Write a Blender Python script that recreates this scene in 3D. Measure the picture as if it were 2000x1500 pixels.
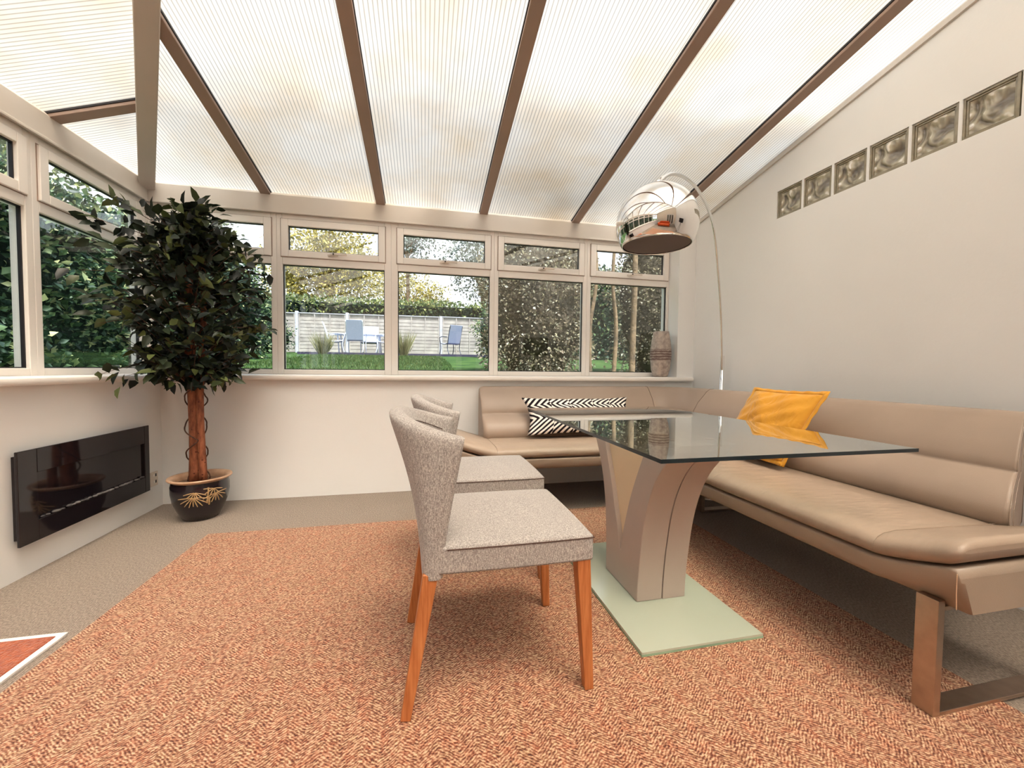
import bpy, bmesh, math, random
import numpy as np
from mathutils import Vector, Matrix

S = bpy.context.scene
for o in list(bpy.data.objects):
    bpy.data.objects.remove(o, do_unlink=True)
C = S.collection
PI = math.pi

# ------------------------------------------------------------------ camera
cd = bpy.data.cameras.new('camera')
cam = bpy.data.objects.new('camera', cd)
C.objects.link(cam)
F_PX = 777.0
cd.sensor_width = 36.0
cd.lens = F_PX / 2000.0 * 36.0
cd.clip_start = 0.02
cd.clip_end = 300


def _ray(x, y):
    return np.array([(x - 1000) / F_PX, -(y - 750) / F_PX, -1.0])


_vy = _ray(829, 719); _vy /= np.linalg.norm(_vy)
_vx = _ray(4532, 757); _vx -= (_vx @ _vy) * _vy; _vx /= np.linalg.norm(_vx)
_vz = np.cross(_vx, _vy)
_R = np.array([_vx, _vy, _vz])
M = Matrix([[*_R[0], 0.0], [*_R[1], 0.0], [*_R[2], 1.0], [0, 0, 0, 1]])
cam.matrix_world = M
S.camera = cam

# ------------------------------------------------------------------ world, sun, exposure
S.view_settings.view_transform = 'Standard'
S.view_settings.look = 'None'
S.view_settings.gamma = 1.0
S.view_settings.exposure = 1.04
S.view_settings.use_curve_mapping = False

w = bpy.data.worlds.new('sky'); S.world = w
w.use_nodes = True
nt = w.node_tree
nt.nodes.clear()
out = nt.nodes.new('ShaderNodeOutputWorld')
bg = nt.nodes.new('ShaderNodeBackground')
tc = nt.nodes.new('ShaderNodeTexCoord')
sp = nt.nodes.new('ShaderNodeSeparateXYZ')
rp = nt.nodes.new('ShaderNodeValToRGB')
nt.links.new(tc.outputs['Generated'], sp.inputs[0])
nt.links.new(sp.outputs['Z'], rp.inputs[0])
rp.color_ramp.elements[0].position = 0.0
rp.color_ramp.elements[0].color = (0.92, 0.95, 1.0, 1)
rp.color_ramp.elements[1].position = 0.7
rp.color_ramp.elements[1].color = (0.76, 0.86, 1.0, 1)
nt.links.new(rp.outputs[0], bg.inputs[0])
bg.inputs[1].default_value = 1.0
nt.links.new(bg.outputs[0], out.inputs[0])

SUN_DIR = Vector((0.14, -0.44, 1.2)).normalized()
sd = bpy.data.lights.new('sun', 'SUN')
sd.energy = 7.0
sd.angle = math.radians(3.5)
sd.color = (0.98, 0.985, 1.0)
sun = bpy.data.objects.new('sun', sd)
C.objects.link(sun)
sun.rotation_euler = SUN_DIR.to_track_quat('Z', 'Y').to_euler()


# ------------------------------------------------------------------ helpers
def lin(c):
    return c / 12.92 if c <= 0.04045 else ((c + 0.055) / 1.055) ** 2.4


def rgb(r, g, b):
    return (lin(r / 255), lin(g / 255), lin(b / 255), 1.0)


class NT:
    """small wrapper to wire a node material"""
    def __init__(s, name):
        s.m = bpy.data.materials.new(name)
        s.m.use_nodes = True
        s.t = s.m.node_tree
        s.t.nodes.clear()
        s.out = s.n('ShaderNodeOutputMaterial')

    def n(s, t, **kw):
        nd = s.t.nodes.new(t)
        for k, v in kw.items():
            setattr(nd, k, v)
        return nd

    def l(s, a, b):
        s.t.links.new(a, b)

    def math(s, op, a, b=None, c=None):
        nd = s.n('ShaderNodeMath', operation=op)
        for i, v in enumerate((a, b, c)):
            if v is None:
                continue
            if hasattr(v, 'links'):
                s.l(v, nd.inputs[i])
            else:
                nd.inputs[i].default_value = v
        return nd.outputs[0]

    def ramp(s, fac, stops):
        nd = s.n('ShaderNodeValToRGB')
        e = nd.color_ramp.elements
        while len(e) < len(stops):
            e.new(0.5)
        for i, (p, c) in enumerate(stops):
            e[i].position = p
            e[i].color = c
        s.l(fac, nd.inputs[0])
        return nd.outputs[0]

    def noise(s, vec, scale, detail=3.0, rough=0.5, out='Fac'):
        nd = s.n('ShaderNodeTexNoise')
        nd.inputs['Scale'].default_value = scale
        nd.inputs['Detail'].default_value = detail
        nd.inputs['Roughness'].default_value = rough
        if vec is not None:
            s.l(vec, nd.inputs['Vector'])
        return nd.outputs[out]

    def bump(s, h, strength=0.3, dist=0.01):
        nd = s.n('ShaderNodeBump')
        nd.inputs['Strength'].default_value = strength
        nd.inputs['Distance'].default_value = dist
        s.l(h, nd.inputs['Height'])
        return nd.outputs[0]

    def bsdf(s, color=None, rough=0.5, metal=0.0, normal=None, spec=0.5, coat=0.0, sheen=0.0):
        b = s.n('ShaderNodeBsdfPrincipled')
        if color is not None:
            if hasattr(color, 'links'):
                s.l(color, b.inputs['Base Color'])
            else:
                b.inputs['Base Color'].default_value = color
        if hasattr(rough, 'links'):
            s.l(rough, b.inputs['Roughness'])
        else:
            b.inputs['Roughness'].default_value = rough
        b.inputs['Metallic'].default_value = metal
        b.inputs['Specular IOR Level'].default_value = spec
        b.inputs['Coat Weight'].default_value = coat
        b.inputs['Sheen Weight'].default_value = sheen
        if normal is not None:
            s.l(normal, b.inputs['Normal'])
        return b.outputs[0]

    def obj(s):
        return s.n('ShaderNodeTexCoord').outputs['Object']

    def fin(s, sh):
        s.l(sh, s.out.inputs[0])
        return s.m


def vary(name, c1, c2, scale=6.0, rough=0.5, metal=0.0, bscale=None, bstr=0.2, bdist=0.004, spec=0.5, coat=0.0, sheen=0.0, detail=4):
    m = NT(name)
    co = m.obj()
    f = m.noise(co, scale, detail)
    col = m.ramp(f, [(0.3, c1), (0.7, c2)])
    nrm = None
    if bscale:
        nrm = m.bump(m.noise(co, bscale, 3), bstr, bdist)
    return m.fin(m.bsdf(col, rough, metal, nrm, spec, coat, sheen))


MT = {}
MT['plaster'] = vary('cream_wall_paint', rgb(239, 238, 236), rgb(242, 241, 239), 2.0, 0.85, bscale=60, bstr=0.12, spec=0.25)
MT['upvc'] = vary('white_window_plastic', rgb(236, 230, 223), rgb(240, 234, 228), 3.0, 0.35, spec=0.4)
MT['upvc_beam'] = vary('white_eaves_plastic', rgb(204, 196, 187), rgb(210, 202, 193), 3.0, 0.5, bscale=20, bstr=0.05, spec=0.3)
MT['rafter'] = vary('taupe_rafter_capping', rgb(150, 128, 116), rgb(160, 138, 125), 3.0, 0.45, spec=0.4)
MT['hip'] = vary('stone_hip_capping', rgb(186, 174, 164), rgb(194, 182, 172), 3.0, 0.45, spec=0.4)
MT['gasket'] = vary('black_rubber_gasket', rgb(22, 18, 24), rgb(32, 27, 32), 12, 0.5)
MT['chrome'] = vary('polished_chrome', (0.86, 0.85, 0.84, 1), (0.88, 0.87, 0.86, 1), 2, 0.03, 1.0)
MT['steel'] = vary('brushed_steel', rgb(178, 160, 145), rgb(190, 172, 156), 30, 0.32, 1.0, bscale=200, bstr=0.05)
MT['black_gloss'] = vary('black_gloss_glass', rgb(26, 21, 26), rgb(31, 26, 30), 3, 0.06, spec=0.5)
MT['black_matt'] = vary('black_matt', rgb(24, 20, 24), rgb(36, 31, 34), 6, 0.6)
MT['pebble'] = vary('pale_pebble', rgb(52, 48, 50), rgb(128, 122, 120), 20, 0.6)
MT['socket'] = vary('white_socket_plastic', rgb(215, 203, 190), rgb(220, 208, 196), 3, 0.35)
MT['seam'] = vary('dark_seam', rgb(70, 48, 40), rgb(86, 60, 50), 20, 0.8)
MT['thread'] = vary('stitch_thread', rgb(206, 172, 140), rgb(222, 190, 158), 200, 0.8)
MT['lamp_disc'] = vary('taupe_lamp_interior', rgb(92, 82, 80), rgb(96, 86, 84), 2, 0.7, spec=0.2)
MT['marble'] = vary('white_marble', rgb(225, 220, 214), rgb(240, 236, 230), 5, 0.25)
MT['soil'] = vary('dry_moss', rgb(70, 50, 38), rgb(130, 100, 76), 40, 0.95, bscale=60, bstr=0.8, bdist=0.01)
MT['pot_rim'] = vary('glazed_tan_rim', rgb(170, 132, 104), rgb(206, 170, 140), 14, 0.3)
MT['vine'] = vary('dark_vine_bark', rgb(58, 36, 28), rgb(96, 62, 46), 60, 0.8)
MT['gold_paint'] = vary('gold_painted_bamboo', rgb(176, 140, 96), rgb(205, 172, 126), 60, 0.45)
MT['pebble_tray'] = vary('dark_tray', rgb(18, 14, 17), rgb(26, 20, 24), 6, 0.35)
MT['fence'] = vary('weathered_fence_boards', rgb(150, 142, 136), rgb(186, 178, 168), 3, 0.85, bscale=12, bstr=0.3)
MT['fence_post'] = vary('concrete_post', rgb(176, 176, 184), rgb(196, 196, 204), 8, 0.8)
MT['deck'] = vary('dark_blue_decking', rgb(48, 44, 66), rgb(64, 60, 84), 5, 0.6)
MT['patio_frame'] = vary('white_patio_metal', rgb(208, 214, 226), rgb(222, 228, 238), 3, 0.4)
MT['patio_sling'] = vary('pale_sling_fabric', rgb(168, 178, 206), rgb(186, 194, 220), 40, 0.8)
MT['patio_dark'] = vary('grey_patio_metal', rgb(62, 66, 76), rgb(80, 84, 94), 3, 0.4)
MT['bark'] = vary('tree_bark', rgb(92, 76, 58), rgb(150, 124, 92), 9, 0.9, bscale=20, bstr=0.6, bdist=0.02)
MT['rear_wall'] = vary('house_wall_paint', rgb(226, 212, 194), rgb(230, 217, 200), 2, 0.85)
MT['orange_sofa'] = vary('orange_sofa_fabric', rgb(190, 74, 30), rgb(205, 88, 38), 20, 0.85)


def m_leather(name, c1, c2, wr=0.5, sc=7):
    m = NT(name)
    co = m.obj()
    f = m.noise(co, 3.5, 3)
    col = m.ramp(f, [(0.3, c1), (0.7, c2)])
    n1 = m.noise(co, 420, 2)
    mp = m.n('ShaderNodeMapping')
    mp.inputs['Scale'].default_value = (1.0, 3.2, 1.0) if wr > 0 else (1, 1, 1)
    m.l(co, mp.inputs[0])
    n2 = m.noise(mp.outputs[0], sc, 2)
    h = m.math('ADD', m.math('MULTIPLY', n1, 0.05), m.math('MULTIPLY', n2, abs(wr)))
    return m.fin(m.bsdf(col, 0.42, 0, m.bump(h, 0.35, 0.02), 0.42))


MT['leather'] = m_leather('taupe_leather', rgb(152, 133, 116), rgb(163, 143, 125), 0.9)
MT['leather_back'] = m_leather('taupe_leather_backrest', rgb(152, 133, 118), rgb(161, 141, 125), -0.25, 3)
MT['leather_base'] = m_leather('taupe_leather_base', rgb(152, 134, 118), rgb(161, 142, 125), -0.1, 3)
MT['pedestal'] = vary('metallic_taupe_lacquer', rgb(176, 160, 150), rgb(182, 166, 156), 2, 0.4, 0.0, spec=0.5, coat=0.15)
MT['pedestal_in'] = vary('cream_inner_panel', rgb(222, 198, 165), rgb(226, 203, 171), 2, 0.45, spec=0.4)


def m_fabric(name, c1, c2, c3):
    m = NT(name)
    co = m.obj()
    n1 = m.noise(co, 260, 2, 0.7)
    mp = m.n('ShaderNodeMapping'); mp.inputs['Scale'].default_value = (1, 1, 0.25)
    m.l(co, mp.inputs[0])
    n2 = m.noise(mp.outputs[0], 330, 2, 0.8)
    f = m.math('MULTIPLY_ADD', n1, 0.5, m.math('MULTIPLY', n2, 0.5))
    col = m.ramp(f, [(0.36, c1), (0.5, c2), (0.62, c3)])
    return m.fin(m.bsdf(col, 0.95, 0, m.bump(f, 0.5, 0.003), 0.15, 0, 0.25))


MT['chair_fabric'] = m_fabric('grey_beige_tweed', rgb(120, 113, 110), rgb(156, 149, 145), rgb(190, 183, 177))


def m_wood():
    m = NT('orange_beech_wood')
    co = m.obj()
    mp = m.n('ShaderNodeMapping'); mp.inputs['Scale'].default_value = (1, 1, 0.06)
    m.l(co, mp.inputs[0])
    f = m.noise(mp.outputs[0], 120, 4, 0.6)
    col = m.ramp(f, [(0.3, rgb(158, 88, 46)), (0.6, rgb(188, 118, 70)), (0.8, rgb(202, 134, 84))])
    return m.fin(m.bsdf(col, 0.4, 0, None, 0.4))


MT['wood'] = m_wood()


def m_trunk():
    m = NT('reddish_ficus_bark')
    co = m.obj()
    mp = m.n('ShaderNodeMapping'); mp.inputs['Scale'].default_value = (1, 1, 0.3)
    m.l(co, mp.inputs[0])
    f = m.noise(mp.outputs[0], 45, 5, 0.6)
    v = m.n('ShaderNodeTexVoronoi'); v.inputs['Scale'].default_value = 34
    m.l(co, v.inputs['Vector'])
    c1 = m.ramp(f, [(0.3, rgb(100, 52, 36)), (0.65, rgb(160, 98, 68))])
    spot = m.ramp(v.outputs['Distance'], [(0.12, (0, 0, 0, 1)), (0.2, (1, 1, 1, 1))])
    mx = m.n('ShaderNodeMix', data_type='RGBA', blend_type='MIX')
    m.l(spot, mx.inputs[0])
    mx.inputs[6].default_value = rgb(84, 36, 26)
    m.l(c1, mx.inputs[7])
    return m.fin(m.bsdf(mx.outputs[2], 0.7, 0, m.bump(f, 0.6, 0.01), 0.3))


MT['trunk'] = m_trunk()


def m_leaf(name, stops, trans=0.35, rough=0.5, bias=None):
    m = NT(name)
    g = m.n('ShaderNodeNewGeometry')
    col = m.ramp(g.outputs['Random Per Island'], stops)
    p = m.bsdf(col, rough, 0, None, 0.35)
    tr = m.n('ShaderNodeBsdfTranslucent')
    m.l(col, tr.inputs[0])
    mx = m.n('ShaderNodeMixShader'); mx.inputs[0].default_value = trans
    m.l(p, mx.inputs[1]); m.l(tr.outputs[0], mx.inputs[2])
    return m.fin(mx.outputs[0])


MT['ficus_leaf'] = m_leaf('ficus_leaf', [(0.0, rgb(22, 26, 24)), (0.45, rgb(34, 42, 32)), (0.8, rgb(52, 62, 40)), (1.0, rgb(104, 112, 62))], 0.12, 0.42)
MT['hedge_leaf'] = m_leaf('dark_hedge_leaf', [(0.0, rgb(34, 54, 44)), (0.5, rgb(66, 92, 68)), (0.8, rgb(112, 136, 92)), (1.0, rgb(206, 206, 150))], 0.3)
MT['yellow_leaf'] = m_leaf('yellow_autumn_leaf', [(0.0, rgb(92, 92, 54)), (0.4, rgb(150, 140, 74)), (0.8, rgb(196, 178, 92)), (1.0, rgb(226, 208, 128))], 0.4)
MT['mid_leaf'] = m_leaf('mid_green_leaf', [(0.0, rgb(56, 74, 44)), (0.5, rgb(94, 114, 66)), (1.0, rgb(166, 170, 104))], 0.35)
MT['grey_leaf'] = m_leaf('grey_green_leaf', [(0.0, rgb(74, 84, 78)), (0.5, rgb(112, 122, 112)), (1.0, rgb(164, 170, 156))], 0.3)
MT['olive_leaf'] = m_leaf('olive_shrub_leaf', [(0.0, rgb(84, 76, 60)), (0.45, rgb(136, 122, 98)), (0.8, rgb(176, 168, 134)), (1.0, rgb(236, 232, 214))], 0.3)
MT['grass_blade'] = m_leaf('grass_blade', [(0.0, rgb(48, 76, 40)), (1.0, rgb(96, 116, 60))], 0.3)
MT['tuft_blade'] = m_leaf('dry_grass_blade', [(0.0, rgb(112, 116, 84)), (1.0, rgb(176, 170, 128))], 0.3)


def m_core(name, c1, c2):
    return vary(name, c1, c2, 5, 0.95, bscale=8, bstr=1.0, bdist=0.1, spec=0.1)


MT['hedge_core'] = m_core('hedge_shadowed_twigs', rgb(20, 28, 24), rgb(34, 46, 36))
MT['shrub_core'] = m_core('shrub_twigs', rgb(62, 56, 46), rgb(96, 86, 70))
MT['lawn'] = vary('lawn_soil_and_grass', rgb(34, 58, 32), rgb(66, 88, 42), 3, 0.95, bscale=40, bstr=0.5, bdist=0.03, spec=0.1)


def m_thin_glass(name, tint=(1, 1, 1, 1), ior=1.5, rough=0.0, refl=1.0):
    """single window pane: clear with mirror reflection by angle"""
    m = NT(name)
    g0 = m.n('ShaderNodeNewGeometry')
    dt = m.n('ShaderNodeVectorMath', operation='DOT_PRODUCT')
    m.l(g0.outputs['Incoming'], dt.inputs[0]); m.l(g0.outputs['Normal'], dt.inputs[1])
    c = m.math('ABSOLUTE', dt.outputs['Value'])
    r0 = ((ior - 1) / (ior + 1)) ** 2
    f = m.math('MULTIPLY_ADD', m.math('POWER', m.math('SUBTRACT', 1.0, c), 5.0), 1 - r0, r0)
    f = m.math('MULTIPLY', f, refl)
    f = m.math('MINIMUM', f, 1.0)
    t = m.n('ShaderNodeBsdfTransparent'); t.inputs[0].default_value = tint
    g = m.n('ShaderNodeBsdfGlossy'); g.inputs['Roughness'].default_value = rough
    g.inputs['Color'].default_value = (0.95, 0.97, 0.96, 1)
    mx = m.n('ShaderNodeMixShader')
    m.l(f, mx.inputs[0]); m.l(t.outputs[0], mx.inputs[1]); m.l(g.outputs[0], mx.inputs[2])
    return m.fin(mx.outputs[0])


MT['pane'] = m_thin_glass('double_glazed_pane', (0.95, 0.965, 0.96, 1), 1.5, 0.0, 1.35)


def m_table_glass():
    m = NT('clear_table_glass')
    b = m.n('ShaderNodeBsdfPrincipled')
    b.inputs['Base Color'].default_value = (0.93, 0.97, 0.95, 1)
    b.inputs['Roughness'].default_value = 0.0
    b.inputs['IOR'].default_value = 1.52
    b.inputs['Transmission Weight'].default_value = 1.0
    return m.fin(b.outputs[0])


MT['table_glass'] = m_thin_glass('table_glass_face', (0.96, 0.985, 0.975, 1), 1.52, 0.0, 1.7)
MT['glass_edge'] = vary('dark_glass_edge', rgb(18, 28, 34), rgb(26, 38, 44), 4, 0.12)
MT['base_glass'] = vary('frosted_green_white_glass', rgb(168, 174, 158), rgb(175, 181, 165), 1.5, 0.18, spec=0.5, coat=0.4)
MT['base_glass_edge'] = vary('green_glass_edge', rgb(120, 150, 128), rgb(150, 176, 150), 4, 0.1)


FWD = 0.47


def m_poly(name, axis):
    """multiwall roof sheet: milky, with fine ribs running down the slope"""
    m = NT(name)
    co = m.obj()
    sx = m.n('ShaderNodeSeparateXYZ'); m.l(co, sx.inputs[0])
    u = sx.outputs[axis]
    k = m.math('FRACT', m.math('MULTIPLY', u, 1 / 0.021))
    rib = m.ramp(k, [(0.0, rgb(172, 163, 152)), (0.12, rgb(200, 192, 180)), (0.28, rgb(236, 227, 212)), (0.88, rgb(236, 227, 212)), (1.0, rgb(172, 163, 152))])
    st = m.noise(co, 1.6, 4, 0.6)
    dirt = m.ramp(st, [(0.42, (1, 1, 1, 1)), (0.72, (0.92, 0.80, 0.64, 1))])
    mx = m.n('ShaderNodeMix', data_type='RGBA', blend_type='MULTIPLY'); mx.inputs[0].default_value = 1.0
    m.l(rib, mx.inputs[6]); m.l(dirt, mx.inputs[7])
    tr = m.n('ShaderNodeBsdfTranslucent'); m.l(mx.outputs[2], tr.inputs[0])
    df = m.n('ShaderNodeBsdfDiffuse'); m.l(mx.outputs[2], df.inputs[0])
    ms = m.n('ShaderNodeMixShader'); ms.inputs[0].default_value = 0.73
    m.l(tr.outputs[0], ms.inputs[1]); m.l(df.outputs[0], ms.inputs[2])
    # part of the light passes forward with only a moderate scatter
    rf = m.n('ShaderNodeBsdfRefraction'); rf.inputs['Roughness'].default_value = 1.0
    rf.inputs['IOR'].default_value = 1.35
    m.l(mx.outputs[2], rf.inputs[0])
    m2 = m.n('ShaderNodeMixShader'); m2.inputs[0].default_value = FWD
    m.l(ms.outputs[0], m2.inputs[1]); m.l(rf.outputs[0], m2.inputs[2])
    return m.fin(m2.outputs[0])


MT['poly_x'] = m_poly('ribbed_roof_sheet_back', 'X')
MT['poly_y'] = m_poly('ribbed_roof_sheet_side', 'Y')


def m_clear():
    m = NT('clear_top_skin')
    t = m.n('ShaderNodeBsdfTransparent'); t.inputs[0].default_value = (0.93, 0.93, 0.93, 1)
    return m.fin(t.outputs[0])


MT['clear'] = m_clear()


def m_carpet():
    m = NT('ribbed_grey_beige_carpet')
    co = m.obj()
    sx = m.n('ShaderNodeSeparateXYZ'); m.l(co, sx.inputs[0])
    wx = m.math('ADD', sx.outputs['X'], m.math('MULTIPLY', m.noise(co, 30, 2), 0.006))
    r = m.math('SINE', m.math('MULTIPLY', wx, 2 * PI / 0.0085))
    mp = m.n('ShaderNodeMapping'); mp.inputs['Scale'].default_value = (1.0, 0.5, 1.0)
    m.l(co, mp.inputs[0])
    f = m.math('ADD', m.math('MULTIPLY', r, 0.10), m.noise(mp.outputs[0], 190, 3, 0.7))
    col = m.ramp(f, [(0.28, rgb(92, 80, 71)), (0.5, rgb(134, 120, 108)), (0.72, rgb(170, 155, 140))])
    return m.fin(m.bsdf(col, 0.98, 0, m.bump(f, 0.6, 0.004), 0.1, 0, 0.2))


MT['carpet'] = m_carpet()


def m_rug():
    m = NT('orange_herringbone_sisal')
    co = m.obj()
    sx = m.n('ShaderNodeSeparateXYZ'); m.l(co, sx.inputs[0])
    X = m.math('ADD', sx.outputs['X'], m.math('MULTIPLY', m.noise(co, 25, 2), 0.02))
    Y = m.math('ADD', sx.outputs['Y'], m.math('MULTIPLY', m.noise(co, 55, 2), 0.012))
    W = 0.05
    tri = m.math('ABSOLUTE', m.math('SUBTRACT', m.math('MULTIPLY', m.math('FRACT', m.math('DIVIDE', X, W * 2)), 2.0), 1.0))
    v = m.math('ADD', Y, m.math('MULTIPLY', tri, W * 0.8))
    row = m.math('SINE', m.math('MULTIPLY', v, 2 * PI / 0.0095))
    mp = m.n('ShaderNodeMapping'); mp.inputs['Scale'].default_value = (0.6, 1.0, 1.0)
    m.l(co, mp.inputs[0])
    n2 = m.noise(mp.outputs[0], 165, 2, 0.6)
    n3 = m.noise(co, 70, 2, 0.6)
    f = m.math('ADD', m.math('MULTIPLY', row, 0.085), m.math('ADD', m.math('MULTIPLY', n2, 0.85), m.math('MULTIPLY', n3, 0.15)))
    col = m.ramp(f, [(0.32, rgb(84, 46, 36)), (0.43, rgb(132, 84, 63)), (0.53, rgb(164, 120, 95)), (0.66, rgb(204, 172, 142))])
    hue = m.ramp(m.noise(co, 34, 3, 0.7), [(0.35, (1.08, 0.90, 0.84, 1)), (0.5, (1, 1, 1, 1)), (0.65, (1.0, 1.06, 1.0, 1))])
    mx = m.n('ShaderNodeMix', data_type='RGBA', blend_type='MULTIPLY'); mx.inputs[0].default_value = 1.0
    m.l(col, mx.inputs[6]); m.l(hue, mx.inputs[7])
    return m.fin(m.bsdf(mx.outputs[2], 0.95, 0, m.bump(f, 0.7, 0.006), 0.12, 0, 0.15))


MT['rug'] = m_rug()
MT['mat_orange'] = vary('orange_shag_pile', rgb(140, 58, 26), rgb(176, 88, 44), 50, 0.95, bscale=120, bstr=0.9, bdist=0.01, sheen=0.3)
MT['mat_border'] = vary('cream_binding', rgb(226, 220, 214), rgb(236, 231, 226), 60, 0.9, bscale=200, bstr=0.3)


def m_chevron():
    m = NT('black_and_cream_chevron')
    uv = m.n('ShaderNodeTexCoord').outputs['UV']
    sx = m.n('ShaderNodeSeparateXYZ'); m.l(uv, sx.inputs[0])
    u, v = sx.outputs['X'], sx.outputs['Y']
    tri = m.math('ABSOLUTE', m.math('SUBTRACT', m.math('MULTIPLY', m.math('FRACT', m.math('MULTIPLY', v, 1.35)), 2.0), 1.0))
    big = m.math('ABSOLUTE', m.math('SUBTRACT', m.math('MULTIPLY', m.math('FRACT', m.math('ADD', m.math('MULTIPLY', u, 0.9), 0.25)), 2.0), 1.0))
    a = m.math('ADD', m.math('MULTIPLY', u, 6.5), m.math('MULTIPLY', tri, 3.0))
    k = m.math('FRACT', m.math('ADD', a, m.math('MULTIPLY', m.math('GREATER_THAN', big, 0.55), 0.5)))
    s_ = m.math('GREATER_THAN', k, 0.5)
    mx = m.n('ShaderNodeMix', data_type='RGBA'); m.l(s_, mx.inputs[0])
    mx.inputs[6].default_value = rgb(30, 24, 30); mx.inputs[7].default_value = rgb(236, 226, 218)
    n = m.noise(m.obj(), 300, 2)
    return m.fin(m.bsdf(mx.outputs[2], 0.9, 0, m.bump(m.math('ADD', s_, n), 0.25, 0.002), 0.15))


MT['chevron'] = m_chevron()


def m_mustard():
    m = NT('mustard_cotton')
    co = m.obj()
    f = m.noise(co, 4, 3)
    col = m.ramp(f, [(0.3, rgb(196, 134, 36)), (0.7, rgb(206, 148, 50))])
    mp = m.n('ShaderNodeMapping'); mp.inputs['Scale'].default_value = (1, 1.5, 1)
    mp.inputs['Rotation'].default_value = (0.4, 0.2, 0.5)
    m.l(co, mp.inputs[0])
    d = m.n('ShaderNodeTexNoise'); d.inputs['Scale'].default_value = 9; d.inputs['Detail'].default_value = 2
    d.inputs['Distortion'].default_value = 1.2
    m.l(mp.outputs[0], d.inputs['Vector'])
    h = m.math('ADD', d.outputs['Fac'], m.math('MULTIPLY', m.noise(co, 500, 1), 0.03))
    return m.fin(m.bsdf(col, 0.85, 0, m.bump(h, 0.45, 0.03), 0.2, 0, 0.2))


MT['mustard'] = m_mustard()


def m_vase():
    m = NT('mottled_stoneware')
    co = m.obj()
    sx = m.n('ShaderNodeSeparateXYZ'); m.l(co, sx.inputs[0])
    n = m.noise(co, 26, 5, 0.65)
    base = m.ramp(n, [(0.3, rgb(140, 126, 120)), (0.6, rgb(190, 176, 164)), (0.8, rgb(208, 190, 172))])
    z = m.math('ADD', sx.outputs['Z'], m.math('MULTIPLY', m.noise(co, 30, 3), 0.02))
    band = m.math('LESS_THAN', m.math('ABSOLUTE', m.math('SUBTRACT', z, 0.212)), 0.055)
    lines = m.math('GREATER_THAN', m.math('SINE', m.math('MULTIPLY', z, 2 * PI / 0.024)), -0.2)
    k = m.math('MULTIPLY', band, m.math('MULTIPLY_ADD', lines, 0.6, 0.2))
    mx = m.n('ShaderNodeMix', data_type='RGBA'); m.l(k, mx.inputs[0])
    m.l(base, mx.inputs[6]); mx.inputs[7].default_value = rgb(96, 68, 62)
    return m.fin(m.bsdf(mx.outputs[2], 0.6, 0, m.bump(m.math('ADD', n, m.math('MULTIPLY', k, -0.5)), 0.5, 0.01), 0.3))


MT['vase'] = m_vase()
MT['pot'] = vary('dark_glazed_stoneware', rgb(24, 18, 26), rgb(36, 28, 34), 8, 0.22, spec=0.5, coat=0.3)


def m_block(name, rough, c1, c2):
    m = NT(name)
    co = m.obj()
    n = m.n('ShaderNodeTexNoise'); n.inputs['Scale'].default_value = 11; n.inputs['Detail'].default_value = 1.5
    n.inputs['Distortion'].default_value = 0.8
    m.l(co, n.inputs['Vector'])
    col = m.ramp(n.outputs['Fac'], [(0.3, rgb(84, 74, 66)), (0.44, c1), (0.56, c2), (0.585, rgb(250, 246, 238))])  # near-white patches paint highlights and bright background into the glass colour
    return m.fin(m.bsdf(col, rough, 0, m.bump(n.outputs['Fac'], 1.0, 0.06), 0.9, 0.6))


MT['block_face'] = m_block('block_glass_painted_highlights', 0.08, rgb(156, 146, 126), rgb(200, 192, 168))
MT['block_rim'] = vary('block_glass_rim', rgb(128, 118, 98), rgb(160, 150, 126), 20, 0.12, spec=0.8)


# ---- geometry helpers
def linkobj(name, me, mat, parent=None, loc=None):
    o = bpy.data.objects.new(name, me)
    C.objects.link(o)
    if mat is not None:
        if isinstance(mat, (list, tuple)):
            for x in mat:
                me.materials.append(MT[x])
        else:
            me.materials.append(MT[mat])
    if parent is not None:
        o.parent = parent
    return o


def wloc(o):
    v = Vector((0, 0, 0))
    while o is not None:
        v = v + o.location
        o = o.parent
    return v


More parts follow.
